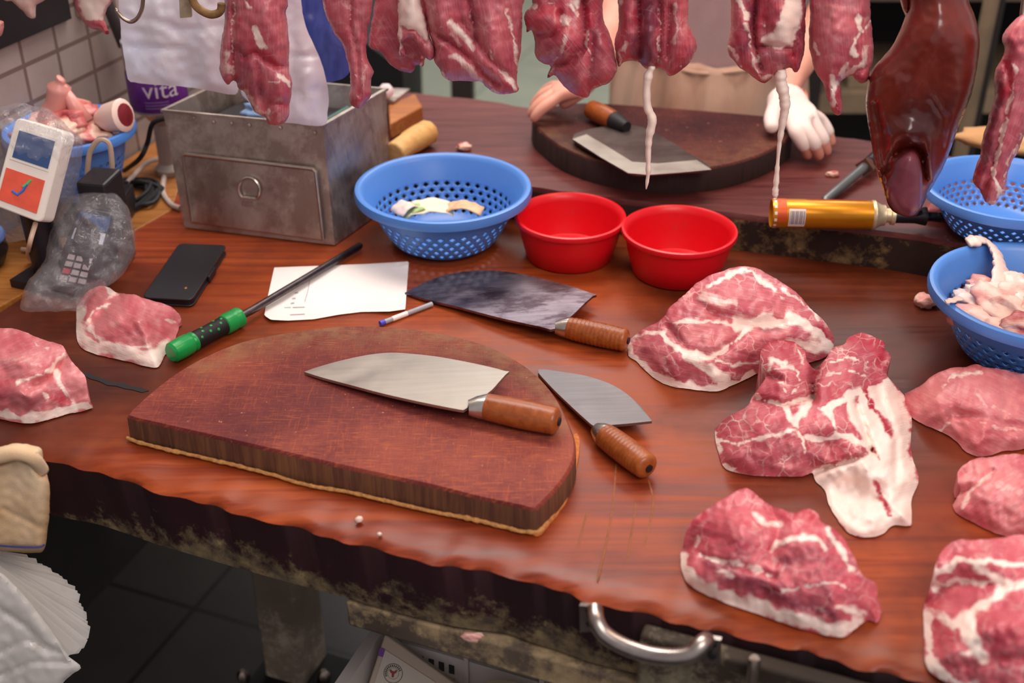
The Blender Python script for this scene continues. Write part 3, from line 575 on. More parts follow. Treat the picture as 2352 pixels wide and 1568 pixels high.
B_bot = [(1642, 985), (1643, 1010), (1649, 1035), (1665, 1074), (1715, 1090), (1773, 1094), (1839, 1094), (1866, 1086), (1873, 1105), (1895, 1126), (1902, 1155), (1913, 1176), (1944, 1219), (1984, 1234), (2025, 1227), (2051, 1207), (2090, 1207), (2094, 1192), (2094, 1147), (2110, 1102), (2101, 1066), (2092, 1030), (2094, 960), (2080, 911)]
B_top = [(2080, 911), (2040, 865), (2036, 845), (2046, 819), (2034, 800), (2033, 788), (2008, 773), (1976, 764), (1947, 776), (1941, 790), (1912, 800), (1895, 826), (1872, 848), (1856, 830), (1848, 806), (1831, 788), (1798, 780), (1765, 786), (1748, 807), (1750, 840), (1760, 861), (1747, 886), (1727, 911), (1722, 925), (1698, 944), (1665, 962), (1642, 985)]
table_meat('marbled pork cut with thick white fat flap and two red lobes', M_B, B_bot, B_top, .075, dict(
    fat=[([(1735, 914), (1765, 920), (1795, 928), (1830, 920), (1864, 908)], 7), ([(1795, 928), (1815, 950), (1828, 968), (1836, 1004), (1876, 1006), (1930, 1001), (1980, 1016), (2005, 1026)], 8), ([(1864, 912), (1850, 935), (1832, 962)], 13), ([(1868, 929), (1900, 941), (1915, 970), (1922, 1000)], 7), ([(1900, 941), (1935, 918), (1975, 895)], 13), ([(1945, 914), (1960, 950), (1990, 1000), (2005, 1028)], 13), ([(1980, 890), (2015, 880), (2040, 868), (2080, 911), (2095, 960), (2092, 1030), (2110, 1102), (2094, 1207), (2025, 1230), (1984, 1238), (1944, 1222), (1902, 1158), (1868, 1105), (1868, 1080), (1900, 1068), (1960, 1055), (1998, 1040), (1990, 990), (1965, 940)], -5), ([(1648, 1006), (1690, 1018), (1740, 1010), (1785, 998), (1830, 985)], 6, .85), ([(1646, 995), (1650, 1035)], 9, .85), ([(1668, 1070), (1680, 1078)], 8), ([(1770, 850), (1800, 838), (1838, 845)], 5, .7), ([(1790, 880), (1815, 905), (1838, 885), (1835, 850)], 3.5, .8), ([(1900, 860), (1940, 850), (1985, 865)], 3.5, .8), ([(1910, 830), (1950, 822), (2000, 830)], 3.5, .8), ([(1800, 830), (1770, 825), (1765, 850)], 9, .8), ([(1815, 870), (1790, 1020)], 2.5, .4), ([(1840, 1005), (1850, 1040)], 4, .8), ([(1800, 800), (1830, 800), (1846, 830)], 6, .7)],
    red=[([(1745, 800), (1765, 786), (1800, 782), (1820, 790)], 16, .8), ([(1945, 775), (1985, 768), (2020, 790), (2025, 820)], 22, .9), ([(1984, 892), (2000, 930), (2025, 965), (2050, 1005)], 9), ([(2062, 890), (2082, 960), (2088, 1050), (2100, 1100)], 15, .33), ([(2008, 1030), (2020, 1060)], 5, .9), ([(2012, 1105), (2025, 1150), (2045, 1180)], 9, .9), ([(1930, 1218), (1960, 1212)], 8, .3), ([(1790, 800), (1810, 810)], 8, .7)],
    dark=[([(1675, 1050), (1750, 1060), (1830, 1050), (1880, 1040)], 28, .35), ([(1860, 850), (1868, 890)], 9, .5)],
    crease=[([(1735, 916), (1795, 930), (1864, 912)], 9, .010), ([(1872, 848), (1866, 880), (1868, 915)], 9, .018), ([(1966, 925), (1995, 1005), (2010, 1050)], 6, .008), ([(1870, 1085), (1960, 1055), (2000, 1035)], 7, .010), ([(1750, 862), (1790, 868)], 8, .006), ([(2015, 890), (2060, 1010), (2060, 1100)], 8, .006)], bump=[(1795, 845, 42, 50, .016), (1950, 840, 55, 55, .018), (1750, 960, 60, 35, .008), (1930, 970, 60, 30, .006), (2050, 1000, 30, 90, .008), (1980, 1140, 60, 50, -.03)]), seed=2, grain=-15)
C_bot = [(1567, 1262), (1563, 1280), (1568, 1317), (1591, 1349), (1658, 1381), (1747, 1412), (1837, 1443), (1930, 1463), (1962, 1445), (1992, 1424), (2016, 1429), (2026, 1404)]
C_top = [(2026, 1404), (2016, 1370), (2011, 1339), (1984, 1324), (1966, 1290), (1944, 1245), (1917, 1214), (1890, 1200), (1877, 1178), (1855, 1167), (1828, 1178), (1801, 1172), (1770, 1160), (1743, 1142), (1718, 1121), (1694, 1127), (1658, 1147), (1627, 1167), (1595, 1190), (1575, 1223), (1567, 1262)]
table_meat('pork joint with thick white rind closest to the drawer handle', M_C, C_bot, C_top, .082, dict(
    fat=[([(1568, 1290), (1585, 1330), (1640, 1362), (1740, 1396), (1840, 1428), (1930, 1450), (1968, 1430)], 21), ([(1610, 1272), (1660, 1288), (1720, 1298), (1770, 1322)], 8, .85), ([(1768, 1270), (1785, 1245), (1830, 1232), (1875, 1238), (1895, 1262)], 9, .8), ([(1735, 1180), (1765, 1200), (1790, 1205)], 12, .65), ([(1900, 1210), (1930, 1260), (1960, 1310)], 9, .8), ([(1790, 1360), (1850, 1350), (1920, 1335), (1950, 1360)], 5, .7), ([(1640, 1310), (1690, 1325)], 7, .6), ([(1605, 1230), (1600, 1262)], 6, .6), ([(1930, 1395), (1985, 1410)], 12, .7)],
    red=[([(1580, 1215), (1600, 1195), (1620, 1180)], 9, .9), ([(1810, 1185), (1850, 1175), (1885, 1190)], 16, .9), ([(1760, 1260), (1790, 1300)], 14, .4), ([(1715, 1128), (1700, 1135)], 10, .8)],
    dark=[([(1625, 1292), (1680, 1320), (1740, 1345), (1800, 1370), (1870, 1400), (1920, 1410)], 22, .8), ([(1790, 1282), (1812, 1290)], 20, .8), ([(1890, 1350), (1905, 1370)], 18, .5)],
    crease=[([(1612, 1278), (1700, 1300), (1780, 1325)], 8, .005), ([(1770, 1165), (1790, 1210), (1780, 1260)], 12, .008)], bump=[(1690, 1215, 60, 50, .014), (1860, 1240, 60, 50, .012), (1730, 1330, 120, 30, .004)]), seed=3, grain=20)
D_bot = [(2078, 903), (2082, 930), (2095, 958), (2126, 977), (2164, 992), (2193, 1011), (2222, 1039), (2258, 1048), (2308, 1036), (2352, 1031), (2430, 1012), (2470, 960)]
D_top = [(2470, 960), (2455, 895), (2410, 866), (2352, 858), (2308, 849), (2262, 843), (2241, 836), (2217, 842), (2179, 846), (2145, 860), (2112, 887), (2078, 903)]
table_meat('pale pink lean cut in front of the trimmings colander', M_D, D_bot, D_top, .05, dict(fat=[([(2165, 885), (2200, 862), (2260, 855)], 7, .65), ([(2165, 985), (2180, 970)], 8, .6), ([(2240, 900), (2260, 930), (2320, 950)], 5, .45), ([(2255, 965), (2310, 985), (2352, 990)], 5, .5)], red=[([(2220, 840), (2300, 850)], 7, .6)], crease=[([(2150, 985), (2185, 950), (2250, 960), (2352, 985)], 10, .004)], bump=[(2230, 920, 80, 50, .008)]), seed=4, grain=25)
E_bot = [(2188, 1158), (2190, 1168), (2200, 1180), (2241, 1203), (2298, 1228), (2352, 1234), (2450, 1236)]
E_top = [(2450, 1236), (2470, 1150), (2440, 1064), (2352, 1043), (2308, 1043), (2279, 1048), (2241, 1053), (2207, 1073), (2199, 1106), (2206, 1125), (2188, 1158)]
table_meat('smooth pink lean cut on the right lying against another pale cut', M_D, E_bot, E_top, .045, dict(fat=[([(2210, 1165), (2235, 1120), (2275, 1090)], 8, .6), ([(2290, 1110), (2340, 1130)], 22, .4)], red=[([(2202, 1090), (2225, 1068)], 9, .5)], crease=[([(2206, 1130), (2240, 1115), (2280, 1080)], 8, .006)], bump=[(2310, 1130, 70, 50, .006)]), seed=5, grain=-30)
F_bot = [(2124, 1383), (2121, 1408), (2124, 1488), (2131, 1535), (2169, 1563), (2230, 1590), (2352, 1625), (2440, 1640), (2500, 1600)]
F_top = [(2500, 1600), (2510, 1400), (2450, 1250), (2352, 1229), (2298, 1235), (2241, 1240), (2198, 1240), (2164, 1264), (2148, 1302), (2142, 1335), (2124, 1383)]
table_meat('large fat streaked pork cut in the lower right corner', M_C, F_bot, F_top, .085, dict(
    fat=[([(2126, 1410), (2132, 1490), (2145, 1535), (2200, 1570), (2300, 1605)], 16), ([(2150, 1320), (2200, 1290), (2260, 1285), (2352, 1300)], 9, .9), ([(2145, 1350), (2200, 1330), (2260, 1335), (2300, 1330)], 9, .85), ([(2250, 1310), (2290, 1330), (2310, 1345)], 16, .8), ([(2190, 1440), (2240, 1400), (2300, 1360), (2352, 1340)], 15, .95), ([(2230, 1420), (2235, 1470), (2255, 1510)], 20, .9), ([(2135, 1390), (2180, 1430), (2220, 1450)], 12, .8), ([(2205, 1500), (2260, 1500)], 10, .8), ([(2145, 1300), (2150, 1340)], 9, .8)],
    red=[([(2280, 1460), (2352, 1450)], 35, .5), ([(2140, 1390), (2155, 1400)], 10, .6), ([(2160, 1470), (2180, 1450)], 20, .4)], crease=[([(2150, 1350), (2230, 1335), (2300, 1345)], 8, .005), ([(2220, 1530), (2300, 1510), (2400, 1520)], 10, .006)], bump=[(2250, 1290, 70, 30, .01), (2330, 1450, 60, 50, .012)]), seed=6, grain=5, step=7)
G_bot = [(178, 700), (176, 714), (179, 787), (214, 811), (287, 828), (357, 844), (380, 814), (395, 800), (412, 750)]
G_top = [(412, 750), (413, 725), (383, 699), (337, 687), (306, 676), (268, 671), (249, 659), (222, 658), (199, 672), (178, 700)]
table_meat('small pork piece with white fat edge beside the green honing steel', M_D, G_bot, G_top, .062, dict(
    fat=[([(180, 715), (184, 775), (215, 797), (290, 812), (350, 828), (372, 805)], 21), ([(200, 735), (225, 710), (250, 700)], 7, .8), ([(245, 660), (258, 670)], 7, .9), ([(205, 750), (230, 780), (280, 800), (340, 795)], 9, .8), ([(380, 730), (405, 740)], 7, .6), ([(240, 690), (270, 675)], 6, .6)], red=[([(340, 750), (375, 765)], 10, .5)], crease=[([(210, 740), (250, 700), (270, 675)], 8, .006)], bump=[(300, 735, 70, 35, .006)]), seed=7, grain=25)
H_bot = [(-90, 940), (-60, 952), (0, 962), (73, 972), (153, 951), (190, 944), (214, 936)]
H_top = [(214, 936), (203, 909), (195, 863), (161, 825), (142, 794), (96, 779), (38, 756), (0, 753), (-60, 762), (-100, 830), (-90, 940)]
table_meat('pork piece with pale seam near the table crack and towel', M_D, H_bot, H_top, .072, dict(
    fat=[([(-60, 945), (0, 951), (73, 960), (150, 940), (205, 932)], 13), ([(40, 880), (90, 865), (130, 835), (150, 815)], 7, .8), ([(130, 850), (140, 890), (165, 925)], 8, .85), ([(80, 785), (110, 800)], 8, .5), ([(100, 905), (115, 915)], 7, .8), ([(20, 830), (80, 830)], 22, .35)], red=[([(130, 915), (150, 920)], 13, .9), ([(0, 780), (40, 775)], 14, .4)], dark=[([(-40, 900), (30, 910), (90, 930)], 22, .6)],
    crease=[([(60, 895), (120, 860), (150, 820)], 8, .006)], bump=[(60, 830, 70, 35, .010), (30, 905, 60, 25, .006)]), seed=8, grain=-20)
sc_ = [(2120, 700, .013), (2137, 704, .011)]
p = P(2118, 703, ZT); o = blob('meat_scrap', M_F, (p.x+.004, p.y, ZT+.008), (.016, .013, .010), 3, .5); tag(o, 'small pink meat scrap on the table left of the trimmings colander', 'meat scrap')
p = P(1066, 345, ZS); o = blob('meat_scrap', M_BN, (p.x, p.y, ZS+.006), (.013, .009, .007), 5, .4); tag(o, 'brown red scrap on the raised slab behind the central blue colander', 'meat scrap')
p = P(1912, 405, ZS); o = blob('meat_scrap', M_BN, (p.x, p.y, ZS+.004), (.011, .006, .005), 8, .4); tag(o, 'tiny red scrap on the raised slab near the gloved fingers', 'meat scrap')
for (x, y, r, lb) in ((825, 1197, .0042, 'larger white fat crumb on the front edge of the table'), (872, 1229, .0024, 'smaller pale fat crumb on the front edge of the table'), (1100, 1461, 0, '')):
    if r: p = P(x, y, ZT); o = blob('fat_crumb', M_FAT, (p.x, p.y, ZT+r*.7), (r, r, r*.9), x, .3, sub=2); tag(o, lb, 'crumb')

# ---------------------------------------------------------------- hanging rail, hooks and hanging meat
YH = 1.50; SLP = -.16; rail_z = 1.40
rail = thing('meat_rail', 'steel rail above the table carrying the meat hooks', 'rail', (0, YH, rail_z))
ra = lambda X, z=rail_z: Vector((X, YH+.02+SLP*X, z))
m = MB(); m.tube([ra(-1.1), ra(1.1)], .012, 16); m.build('bar', HOOK, rail)
for x in (-1.0, 1.0): m = MB(); m.tube([ra(x, rail_z+.01), ra(x, 2.9)], .008, 10); m.build('hanger_rod', HOOK, rail)
def hook(px, py, label, r=.0035, mat=HOOK, group='meat hooks on the rail'):
    rr = ray(px, py); Yb = (YH+.004)/(1-SLP*rr.x/rr.y); b = PY(px, py, Yb); t = ra(b.x)
    path = [t+Vector((0, .016, -.012)), t+Vector((0, .018, .006)), t+Vector((0, 0, .0165)), t+Vector((0, -.018, .004)), t+Vector((0, -.014, -.03)), Vector((b.x, b.y+.012, (b.z+t.z)/2)), Vector((b.x, b.y+.012, b.z+.02)), Vector((b.x, b.y-.002, b.z-.006)), Vector((b.x, b.y-.022, b.z+.004)), Vector((b.x, b.y-.030, b.z+.022))]
    q = MB(); q.tube(smooth_path(path, 5), r, 10); return tag(q.build('meat_hook', mat, None, loc=tuple(t)), label, 'hook', group)
def hm(label, mat, ol, T, D, name='hanging_meat', Y=YH, cat='meat', group='meat hanging from the rail', hk=None, **k):
    o = hang_meat(name, mat, ol, Y, T, D, slope=SLP, **k); tag(o, label, cat, group)
    if hk: hook(hk[0], hk[1], hk[2])
    return o
h1 = [(522, -90), (516, 0), (515, 57), (509, 86), (505, 134), (505, 163), (514, 186), (524, 195), (534, 186), (543, 190), (547, 204), (563, 213), (572, 231), (582, 252), (598, 264), (611, 270), (614, 284), (624, 287), (640, 287), (656, 280), (664, 262), (667, 230), (671, 191), (669, 176), (663, 158), (665, 115), (663, 77), (658, 30), (662, 4), (655, -90)]
hm('long hanging pork strip in front of the pale plastic sheets', M_H, h1, .028, dict(fat=[([(585, 65), (598, 95), (608, 120)], 9, .9), ([(540, 10), (533, 60), (535, 100), (534, 170)], 4, .7), ([(522, 120), (522, 165)], 14, .55), ([(560, 205), (590, 255), (605, 262)], 10, .6), ([(640, 172), (660, 185), (664, 200)], 6, .9), ([(612, 190), (640, 188)], 4, .6), ([(620, 250), (616, 275)], 5, .7), ([(565, 5), (573, 15)], 6, .8)], red=[([(550, 40), (545, 65)], 8, .8), ([(590, 120), (615, 130), (630, 150)], 12, .95), ([(560, 90), (570, 125)], 26, .35)], dark=[([(545, 120), (575, 160), (590, 210)], 22, .7), ([(545, 190), (540, 175)], 8, .6), ([(625, 210), (650, 235)], 16, .4)], crease=[([(536, 20), (533, 100), (540, 185)], 6, .012), ([(543, 112), (562, 132), (585, 118), (610, 140), (630, 150), (662, 155)], 7, .010), ([(592, 150), (598, 215), (612, 265)], 7, .008), ([(618, 240), (660, 240)], 7, .006)], bump=[(610, 60, 40, 60, .012), (570, 170, 25, 50, .010), (640, 200, 22, 50, .010)]), seed=11, hk=(595, -80, 'steel hook holding the long pork strip in front of the plastic sheets'))
h2 = [(735, -90), (740, 0), (745, 26), (757, 55), (770, 79), (785, 102), (794, 128), (802, 159), (804, 191), (803, 236), (823, 248), (840, 236), (853, 217), (852, 185), (859, 164), (849, 145), (842, 125), (845, 60), (851, 45), (850, -90)]
hm('narrow hanging strip ending above the steel box rim', M_H, h2, .020, dict(fat=[([(742, 0), (748, 26)], 4, .8), ([(795, 10), (805, 20)], 12, .4), ([(838, 150), (830, 225)], 7, .45)], red=[([(815, 230), (840, 235)], 14, .3)], dark=[([(830, 0), (835, 60)], 12, .5)], crease=[([(806, 0), (805, 60), (822, 130), (826, 220)], 6, .008)], bump=[(830, 200, 14, 40, .006)]), seed=12, hk=(795, -80, 'steel hook holding the narrow meat strip'))
h3 = [(857, -90), (860, 0), (855, 43), (847, 104), (870, 117), (885, 136), (902, 153), (934, 166), (948, 165), (957, 149), (972, 155), (976, 136), (986, 106), (990, 0), (990, -90)]
hm('thin purple pink sheet of meat behind the fat flap', M_H, h3, .012, dict(fat=[([(878, 90), (890, 70)], 4, .4), ([(970, 130), (966, 152)], 6, .7)], dark=[([(900, 110), (945, 140)], 40, .4)], bump=[]), Y=YH+.046, seed=13, grain=60, hk=(880, -80, 'steel hook holding the thin purple pink sheet of meat'))
fl = [(914, -90), (913, 0), (915, 53), (912, 91), (919, 98), (916, 119), (922, 130), (931, 129), (926, 100), (936, 89), (955, 98), (970, 125), (993, 137), (998, 112), (985, 76), (977, 32), (966, 0), (962, -90)]
hm('hanging strip with a pale membrane and dangling fat shred', M_H, fl, .012, dict(fat=[([(914, -90), (913, 0), (914, 60), (930, 64), (958, 72), (978, 100), (985, 80), (976, 32), (966, -10), (960, -90)], -4), ([(916, 60), (918, 95), (922, 128)], 8, .9)], crease=[([(925, 66), (955, 72), (980, 100)], 5, .006)], bump=[(945, 30, 14, 40, .005)]), Y=YH-.004, seed=14, hk=(938, -80, 'steel hook holding the strip with pale membrane'))
h4 = [(968, -90), (972, 0), (985, 70), (998, 112), (996, 138), (1010, 159), (1015, 174), (1032, 185), (1061, 187), (1102, 187), (1117, 202), (1142, 215), (1168, 216), (1191, 206), (1187, 191), (1191, 149), (1197, 106), (1200, 21), (1202, -90)]
hm('widest hanging cut with streaky fat and pointed lower corner', M_H, h4, .032, dict(fat=[([(1035, 48), (1060, 75), (1085, 110)], 13, .75), ([(1045, 130), (1075, 155), (1100, 182)], 14, .6), ([(1160, 20), (1175, 60), (1185, 110), (1183, 160)], 5, .75), ([(1125, 120), (1135, 150), (1150, 165)], 4, .7), ([(1115, 200), (1142, 212), (1168, 214)], 6, .9), ([(1155, 162), (1165, 180), (1190, 205)], 7, .95), ([(1010, 165), (1030, 184)], 5, .8), ([(1085, 0), (1078, 40)], 5, .5), ([(1040, 85), (1060, 105)], 7, .5), ([(1003, 65), (1015, 62)], 5, .5)], red=[([(1030, 35), (1050, 38)], 12, .5), ([(1090, 110), (1130, 160), (1170, 200)], 10, .3)], dark=[([(1088, 40), (1100, 80)], 10, .5), ([(1000, 30), (1020, 90)], 20, .25)], crease=[([(985, 70), (1030, 95), (1075, 130), (1110, 170), (1140, 195)], 7, .014), ([(1060, 50), (1095, 95), (1130, 140), (1170, 180)], 7, .010), ([(1078, 0), (1085, 40), (1095, 90)], 7, .012)], bump=[(1130, 70, 30, 80, .012), (1060, 150, 50, 25, .010), (1010, 50, 25, 50, .010)]), seed=15, grain=80, hk=(1080, -80, 'steel hook holding the widest hanging cut'))
h5 = [(1218, -90), (1222, 0), (1223, 9), (1212, 19), (1204, 36), (1206, 55), (1210, 75), (1220, 70), (1229, 96), (1229, 128), (1246, 145), (1263, 151), (1257, 178), (1275, 173), (1286, 187), (1307, 210), (1333, 221), (1350, 223), (1358, 208), (1380, 199), (1403, 185), (1418, 162), (1414, 128), (1405, 89), (1388, 53), (1385, 0), (1388, -90)]
hm('chunky bright red hanging cut with a pale lump above the bare hand', M_H2, h5, .036, dict(fat=[([(1218, 16), (1235, 18)], 9, .9), ([(1262, 8), (1310, 15), (1325, 40)], 8, .85), ([(1290, 32), (1298, 50)], 12, .9), ([(1296, 85), (1288, 120), (1270, 140)], 8, .55), ([(1348, 70), (1352, 110), (1362, 140)], 6, .6), ([(1330, 50), (1335, 62)], 6, .6), ([(1258, 175), (1272, 155)], 8, .6), ([(1320, -30), (1325, 20)], 12, .7)], red=[([(1250, 25), (1285, 20)], 22, .8), ([(1240, 60), (1275, 60)], 22, .6), ([(1350, 20), (1352, 60)], 12, .9), ([(1208, 40), (1212, 65)], 8, .7)], dark=[([(1370, 60), (1375, 140), (1370, 190)], 24, .45), ([(1240, 90), (1260, 110)], 18, .4), ([(1300, 180), (1340, 205)], 24, .2)], crease=[([(1340, 0), (1342, 60), (1340, 110), (1310, 145), (1270, 150)], 8, .016), ([(1225, 80), (1270, 85), (1290, 60), (1285, 30)], 7, .010), ([(1362, 80), (1355, 150), (1350, 215)], 7, .008)], bump=[(1300, 95, 40, 40, .016), (1255, 45, 35, 35, .012), (1330, 170, 30, 40, .010), (1385, 130, 25, 60, .008)]), seed=16, grain=50, hk=(1300, -80, 'steel hook holding the chunky bright red cut'))
h6 = [(1416, -90), (1419, 0), (1420, 64), (1411, 96), (1416, 128), (1420, 155), (1433, 142), (1465, 140), (1482, 157), (1520, 157), (1539, 176), (1563, 162), (1590, 136), (1601, 102), (1582, 57), (1582, 0), (1584, -90)]
o = hm('hanging cut with dark purple muscle core and a long white tendon', M_H2, h6, .028, dict(fat=[([(1420, 0), (1422, 40)], 7, .8), ([(1435, 95), (1432, 115)], 7, .9), ([(1420, 120), (1425, 150)], 5, .7), ([(1515, 20), (1517, 80), (1510, 140)], 5, .6), ([(1550, 10), (1552, 60), (1548, 100)], 7, .5), ([(1500, 162), (1530, 165)], 5, .8), ([(1590, 135), (1555, 155)], 4, .7)], red=[([(1465, 20), (1460, 55)], 10, .8), ([(1580, 90), (1565, 130)], 18, .6), ([(1435, 30), (1430, 90)], 14, .5)], dark=[([(1490, -60), (1490, 60), (1485, 145)], 30, 1), ([(1455, 90), (1455, 130)], 14, .9)], crease=[([(1468, 0), (1468, 70), (1470, 140)], 6, .012), ([(1515, 0), (1518, 80), (1510, 150)], 6, .010), ([(1540, 20), (1532, 130)], 7, .012)], bump=[(1492, 70, 16, 70, .010), (1440, 50, 16, 60, .008), (1565, 80, 20, 60, .010)]), seed=17, grain=88, hk=(1500, -80, 'steel hook holding the cut with dark purple core'))
def tendon(o, pts, sd):
    q = []; rs = []
    for i, (x, y, w) in enumerate(pts):
        rr = ray(x, y); q.append(PY(x, y, (YH-.012)/(1-SLP*rr.x/rr.y))); rs.append(w/1750)
    ps = smooth_path(q, 6); rr = np.interp(np.linspace(0, 1, len(ps)), np.linspace(0, 1, len(rs)), rs)
    rr = [float(r*(1+.35*noise.noise(Vector((i*.45, sd, 0)))+.15*noise.noise(Vector((i*1.3, sd+4, 0))))) for i, r in enumerate(rr)]
    b = MB(); b.tube(ps, rr, 14, flat=.7); t = b.build('tendon', M_TEN, o, 180)
    for k in ('fat',): at = t.data.attributes.new(k, 'FLOAT', 'POINT'); at.data.foreach_set('value', [.9]*len(t.data.vertices))
    t.data.uv_layers.new(name='UVMap'); return t
tendon(o, [(1499, 150, 9), (1489, 175, 14), (1485, 205, 12), (1487, 245, 13), (1498, 275, 14), (1491, 315, 11), (1489, 350, 9), (1489, 395, 8), (1484, 434, 2)], 1)
h7 = [(1675, -90), (1678, 0), (1678, 64), (1670, 106), (1679, 132), (1704, 157), (1728, 176), (1753, 190), (1770, 181), (1785, 172), (1813, 155), (1825, 166), (1836, 160), (1841, 140), (1847, 117), (1850, 64), (1851, 0), (1851, -90)]
o = hm('hanging cut with white membrane and a tendon pointing at the can', M_H2, h7, .028, dict(fat=[([(1780, -90), (1810, -20), (1790, 40), (1765, 85), (1735, 100), (1780, 108), (1815, 108), (1825, 90), (1840, 40), (1846, 0), (1846, -90)], -5, .85), ([(1697, 5), (1710, 20), (1711, 40)], 10, .95), ([(1715, 50), (1722, 100), (1732, 150), (1750, 180)], 5, .7), ([(1678, 105), (1690, 135), (1704, 155)], 7, .8), ([(1745, 50), (1755, 60)], 8, .8), ([(1745, 125), (1742, 142)], 5, .9), ([(1755, 180), (1770, 175)], 8, .8)], red=[([(1765, 0), (1745, 50), (1735, 85)], 12, .7), ([(1820, 130), (1830, 155)], 10, .8), ([(1690, 80), (1685, 95)], 9, .6)], dark=[([(1725, 0), (1725, 60), (1715, 110)], 14, .8), ([(1770, 120), (1800, 130)], 18, .5), ([(1838, 60), (1836, 120)], 8, .8)], crease=[([(1735, 0), (1730, 60), (1735, 110), (1750, 160)], 6, .014), ([(1740, 108), (1780, 104), (1815, 112)], 6, .012), ([(1828, 70), (1820, 130)], 6, .010)], bump=[(1790, 50, 30, 50, .014), (1700, 80, 18, 60, .010), (1780, 135, 26, 20, .006)]), seed=18, grain=85, hk=(1770, -80, 'steel hook holding the cut with white membrane'))
tendon(o, [(1795, 160, 14), (1793, 185, 18), (1800, 215, 17), (1803, 245, 15), (1797, 285, 11), (1791, 325, 7), (1787, 365, 5), (1784, 405, 8), (1781, 440, 10), (1781, 453, 6)], 2)
h8 = [(1862, -90), (1860, 0), (1858, 74), (1861, 119), (1872, 162), (1889, 189), (1898, 223), (1907, 242), (1916, 262), (1929, 265), (1935, 250), (1932, 205), (1929, 190), (1949, 176), (1961, 176), (1976, 192), (1992, 185), (1998, 162), (2006, 138), (2007, 113), (2002, 64), (1999, 0), (1999, -90)]
hm('tapering hanging pork muscle next to the liver', M_H, h8, .034, dict(fat=[([(1967, 40), (1975, 70), (1965, 100), (1958, 130)], 7, .85), ([(2000, 50), (1985, 75)], 5, .8), ([(1990, 110), (1985, 140)], 12, .6), ([(1980, 148), (1960, 160), (1935, 178)], 8, .9), ([(1908, 180), (1915, 200), (1915, 235)], 9, .9), ([(1870, 100), (1878, 125)], 5, .8), ([(1945, 150), (1930, 175)], 6, .7), ([(1860, 5), (1862, 40)], 6, .5)], red=[([(1975, 180), (1992, 170)], 10, .8), ([(1925, 210), (1928, 255)], 8, .7)], dark=[([(1985, -40), (1990, 40)], 18, .5), ([(1975, 170), (1990, 180)], 7, .4)], crease=[([(1935, 178), (1965, 165), (1995, 155)], 6, .008), ([(1918, 190), (1916, 255)], 5, .006)], bump=[(1915, 70, 45, 80, .010)]), seed=19, grain=86, hk=(1930, -80, 'steel hook holding the tapering pork muscle'))
liv = [(2075, -90), (2086, 0), (2079, 39), (2050, 104), (2003, 161), (1991, 207), (1989, 250), (2000, 321), (2014, 396), (2028, 432), (2039, 468), (2057, 489), (2096, 499), (2114, 482), (2136, 439), (2171, 375), (2200, 296), (2232, 214), (2246, 143), (2250, 89), (2239, 36), (2225, 0), (2205, -90)]
lv = hm('whole glossy dark brown pork liver', LIV, liv, .048, dict(crease=[([(2040, 388), (2046, 362), (2072, 342), (2100, 338), (2118, 352), (2126, 410)], 7, .016), ([(2010, 240), (2020, 300), (2030, 390)], 9, .010), ([(2140, 225), (2168, 270), (2166, 340)], 8, .004), ([(2030, 400), (2044, 470)], 8, .01)], bump=[(2150, 90, 70, 80, .016), (2090, 180, 60, 60, .004), (2085, 305, 36, 26, .014), (2050, 340, 14, 40, .010), (2132, 350, 14, 50, .012), (2190, 250, 40, 80, .006)]), name='pork_liver', cat='liver', group=None, seed=20, rough=.8, namp=.0012, w=110, hk=(2150, -70, 'steel hook holding the liver'))
lo = [(2048, 400), (2056, 372), (2075, 352), (2096, 348), (2110, 362), (2118, 400), (2118, 450), (2108, 484), (2090, 497), (2062, 488), (2042, 465), (2036, 430)]
hang_meat('lower_lobe', LIV2, lo, YH-.050, .024, {}, seed=21, parent=lv, rough=.5, namp=.0008, slope=SLP)
ul = [(2062, -90), (2068, 0), (2078, 32), (2085, 38), (2096, 10), (2100, -90)]
hang_meat('upper_lobe', LIV, ul, YH+.01, .02, {}, seed=22, parent=lv, rough=.5, namp=.0008, slope=SLP)
h9 = [(2345, 35), (2325, 52), (2302, 86), (2306, 121), (2284, 171), (2283, 228), (2261, 303), (2250, 357), (2234, 411), (2252, 439), (2262, 462), (2286, 469), (2297, 450), (2307, 446), (2318, 386), (2339, 346), (2352, 311), (2375, 220), (2395, 100), (2380, 40)]
hm('hanging belly strip half dark red half pink at the right edge', M_H, h9, .026, dict(fat=[([(2330, 150), (2322, 230), (2305, 300), (2285, 370), (2280, 410), (2300, 450)], 7, .95), ([(2330, 330), (2305, 420)], 5, .6), ([(2265, 462), (2290, 462)], 7, .8), ([(2345, 310), (2330, 360)], 8, .5)], red=[([(2310, 130), (2320, 180), (2305, 215)], 14, .9), ([(2245, 390), (2245, 430)], 12, .7)], dark=[([(2290, 190), (2290, 240), (2270, 310), (2262, 380)], 24, 1)], crease=[([(2322, 215), (2300, 300), (2275, 400), (2258, 440)], 6, .010), ([(2305, 120), (2320, 200)], 6, .006)], bump=[(2340, 150, 30, 80, .008)]), seed=23, grain=110, hk=(2352, 55, 'steel hook holding the belly strip at the right edge'))
t1 = [(-20, -70), (0, -10), (12, 2), (30, 4), (50, 25), (66, 40), (82, 41), (84, 12), (100, 1), (125, -20), (120, -70)]
hm('pale pink scrap of pork skin hanging in the upper left corner', M_FAT, t1, .012, dict(fat=[]), Y=1.62, seed=24, hk=(50, -62, 'steel hook holding the pale pork skin'))
t2 = [(160, -80), (169, 0), (182, 34), (199, 59), (230, 71), (251, 78), (240, 46), (247, 19), (256, 0), (258, -80)]
